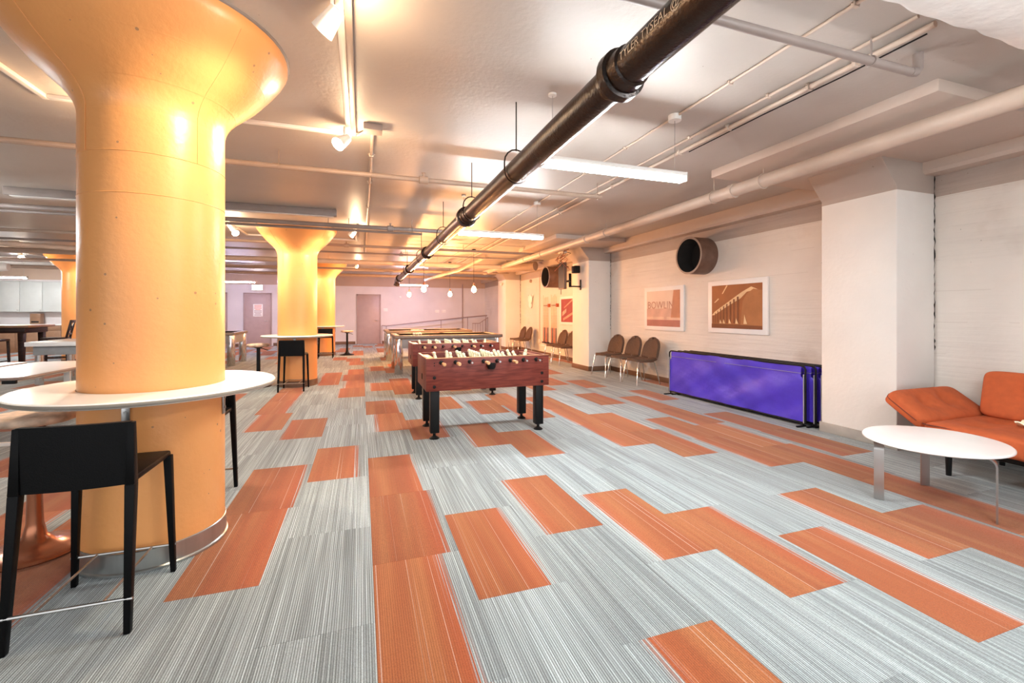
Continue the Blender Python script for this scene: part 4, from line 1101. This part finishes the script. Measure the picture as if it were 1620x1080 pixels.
B().box(-.03, .03, -.02, .118, .085, .105).build('mount', M_WMETAL, t)
t = thing('ramp_railing', 'pink metal handrail with balusters rising along the far wall', 'railing', (0, FY - .35, 0))
B().tube([(.82, 0, .80), (1.0, 0, .775), (4.54, 0, 1.14), (5.90, 0, 1.245)], .022, 8).build('handrail', M_DFRAME, t)
for x in (.82, 1.0, 3.34, 4.54, 5.40):
    z = .79 if x < 1.1 else .775 + (x - 1.0) * .095
    B().tube([(x, 0, .001), (x, 0, z)], .016, 8).build('post', M_DFRAME, t)
B().tube([(4.68, -.35, .86), (5.0, -.35, .86), (5.40, -.35, 1.12)], .016, 8).build('stair_rail', M_DFRAME, t)
for k in range(7):
    x = 4.70 + k * .115; z = .86 if x < 5.0 else .86 + (x - 5.0) * .65
    B().tube([(x, -.35, .20), (x, -.35, z)], .009, 6).build('baluster', M_DFRAME, t)
B().box(4.62, 5.43, -.37, -.33, .18, .21, .003).build('bottom_rail', M_DFRAME, t)
for x in (4.64, 5.40): B().tube([(x, -.35, .001), (x, -.35, .20)], .014, 8).build('post', M_DFRAME, t)
for x, z, w, lab in ((.98, 1.457, .09, 'switch plate on the far wall right of the middle door'), (3.22, 1.40, .09, 'left one of two white switch plates on the far wall above the railing'), (3.52, 1.40, .09, 'right one of two white switch plates on the far wall above the railing')):
    t = thing('switch_plate', lab, 'switch', (x, FY, z))
    B().box(-w, w, -.012, -.001, -.065, .065, .004).build('plate', M_PAPER, t)
    for s in (-.04, .04): B().box(s - .012, s + .012, -.016, -.0125, -.025, .025, .002).build('toggle', M_WMETAL, t)
o = B().box(4.36, 4.40, FY - .04, FY - .001, .13, CEIL - .25, .004).build('downpipe', M_DFRAME); tag(o, 'thin vertical downpipe on the far wall behind the railing', 'pipe')
t = thing('fire_alarm', 'small alarm box high on the far wall right of the middle door', 'alarm', (1.6, FY, 2.02))
B().box(-.05, .05, -.04, -.001, -.035, .035, .006).build('box', M_WMETAL, t); B().lathe([(0, 0), (.02, 0), (.02, .01), (0, .012)], 12, (0, -.02, .035)).build('beacon', M_WMETAL, t)
t = thing('security_camera', 'small white camera at the top of the far pilaster', 'camera', (4.86, 15.3, 2.36))
B().lathe([(0, -.06), (.04, -.045), (.055, 0), (.055, .04), (0, .04)], 16, (-.06, 0, 0)).build('dome', M_WMETAL, t); B().box(-.06, .009, -.03, .03, .02, .06, .006).build('bracket', M_WMETAL, t)

# ------------------------------------------------------------------ kitchen at far left
for k in range(6):
    x0 = -12.75 + k * .6
    t = thing('wall_cabinet', ('first', 'second', 'third', 'fourth', 'fifth', 'sixth')[5 - k] + ' grey upper kitchen cabinet counting leftwards from the far left column', 'cabinet', (x0, FY - .40, 0), 0, 'grey upper kitchen cabinets')
    B().box(.001, .599, .021, .399, 1.36, 2.40, .003).build('carcass', M_CAB, t)
    dd = B().box(.006, .594, 0, .020, 1.365, 2.395, .004).build('door', M_CAB, t)
    B().tube([(.55, -.001, 1.42), (.55, -.022, 1.42)], .012, 8).build('knob', M_SATIN, dd)
struct(B().box(-12.75, -9.1, FY - .42, FY - .001, 2.401, CEIL - .001).build('trim_soffit', M_FAR))
for k in range(6):
    x0 = -12.75 + k * .6
    t = thing('base_cabinet', ('first', 'second', 'third', 'fourth', 'fifth', 'sixth')[5 - k] + ' brown lower kitchen cabinet counting leftwards from the far left column', 'cabinet', (x0, FY - .60, 0), 0, 'brown lower kitchen cabinets')
    B().box(.001, .599, .021, .599, .001, .90, .003).build('carcass', M_COUNTER, t)
    B().box(.006, .594, 0, .020, .10, .72, .004).build('door', M_COUNTER, t); B().box(.006, .594, 0, .020, .73, .895, .004).build('drawer', M_COUNTER, t)
o = B().box(-12.8, -9.1, FY - .63, FY - .001, .901, .94, .006).build('worktop', M_WHITE); tag(o, 'pale kitchen worktop running under the grey upper cabinets', 'worktop')
t = thing('paper_towel_box', 'brown square dispenser on the wall under the upper cabinets', 'dispenser', (-10.6, FY - .2, .941))
B().box(-.14, .14, -.1, .1, 0, .36, .01).build('body', M_COUNTER, t); B().box(-.10, .10, -.106, -.101, .05, .10).build('slot', M_DARK, t)

# dark bar table and X-back bar chairs
t = thing('bar_table', 'dark wooden bar table with brown edge at far left', 'table', (-7.45, 13.0, 0))
B().box(-.9, .55, -.45, .45, 1.00, 1.05, .006).build('tabletop', M_COUNTER, t)
B().box(-.8, .45, -.38, .38, .88, .999, .004).build('apron', M_ESP, t)
for x in (-.72, .37):
    for y in (-.32, .32): B().taper((x, y, .001), (.035, .035), (x, y, .88), (.05, .05), .004).build('leg', M_ESP, t)
def xchair(label, loc, rz):
    t = thing('bar_chair', label, 'chair', loc, rz, 'dark X-back bar chairs')
    B().box(-.21, .21, -.20, .22, .72, .765, .012).build('seat', M_ESP, t)
    for sx in (-1, 1):
        b = B(); b.taper((sx * .20, -.21, .001), (.018, .02), (sx * .19, -.19, .75), (.02, .022), .003); b.taper((sx * .19, -.19, .75), (.02, .022), (sx * .195, -.27, 1.16), (.016, .018), .003); b.build('leg', M_ESP, t)
        B().taper((sx * .20, .21, .001), (.018, .018), (sx * .185, .19, .72), (.02, .02), .003).build('leg', M_ESP, t)
        B().tube([(sx * .195, -.205, .30), (sx * .19, .20, .30)], .012, 8).build('stretcher', M_ESP, t)
    B().box(-.20, .20, -.285, -.255, 1.09, 1.16, .006).build('top_rail', M_ESP, t)
    B().box(-.20, .20, -.225, -.20, .82, .86, .006).build('lower_rail', M_ESP, t)
    for s in (-1, 1):
        b = B(); b.tube([(-s * .17, -.215, .86), (s * .17, -.262, 1.09)], .013, 8); b.build('cross_bar', M_ESP, t)
    for y in (-.205, .20): B().tube([(-.195, y, .22), (.195, y, .22)], .012, 8).build('stretcher', M_ESP, t)
    return t
xc = xchair('dark X-back bar chair at the right end of the dark bar table', (-6.62, 12.95, 0), PI / 2 + .3)
dup(xc, 'dark X-back bar chair tucked in front of the dark bar table', (-7.35, 12.25, 0), .1)
dup(xc, 'leftmost dark X-back bar chair in front of the dark bar table', (-7.95, 12.25, 0), -.1)

# bulbs give light through their own glow; the pool-table lamps get a small point light inside the socket line
for o in [o for o in COL.objects if o.name.startswith('pendant_bulb')]:
    ld = bpy.data.lights.new('bulb_light', 'POINT'); ld.energy = BULB_W; ld.color = (1.0, 0.43, 0.15); ld.shadow_soft_size = .065
    lo = bpy.data.objects.new('bulb_light', ld); COL.objects.link(lo); lo.parent = o; lo.location = (0, 0, -.10)
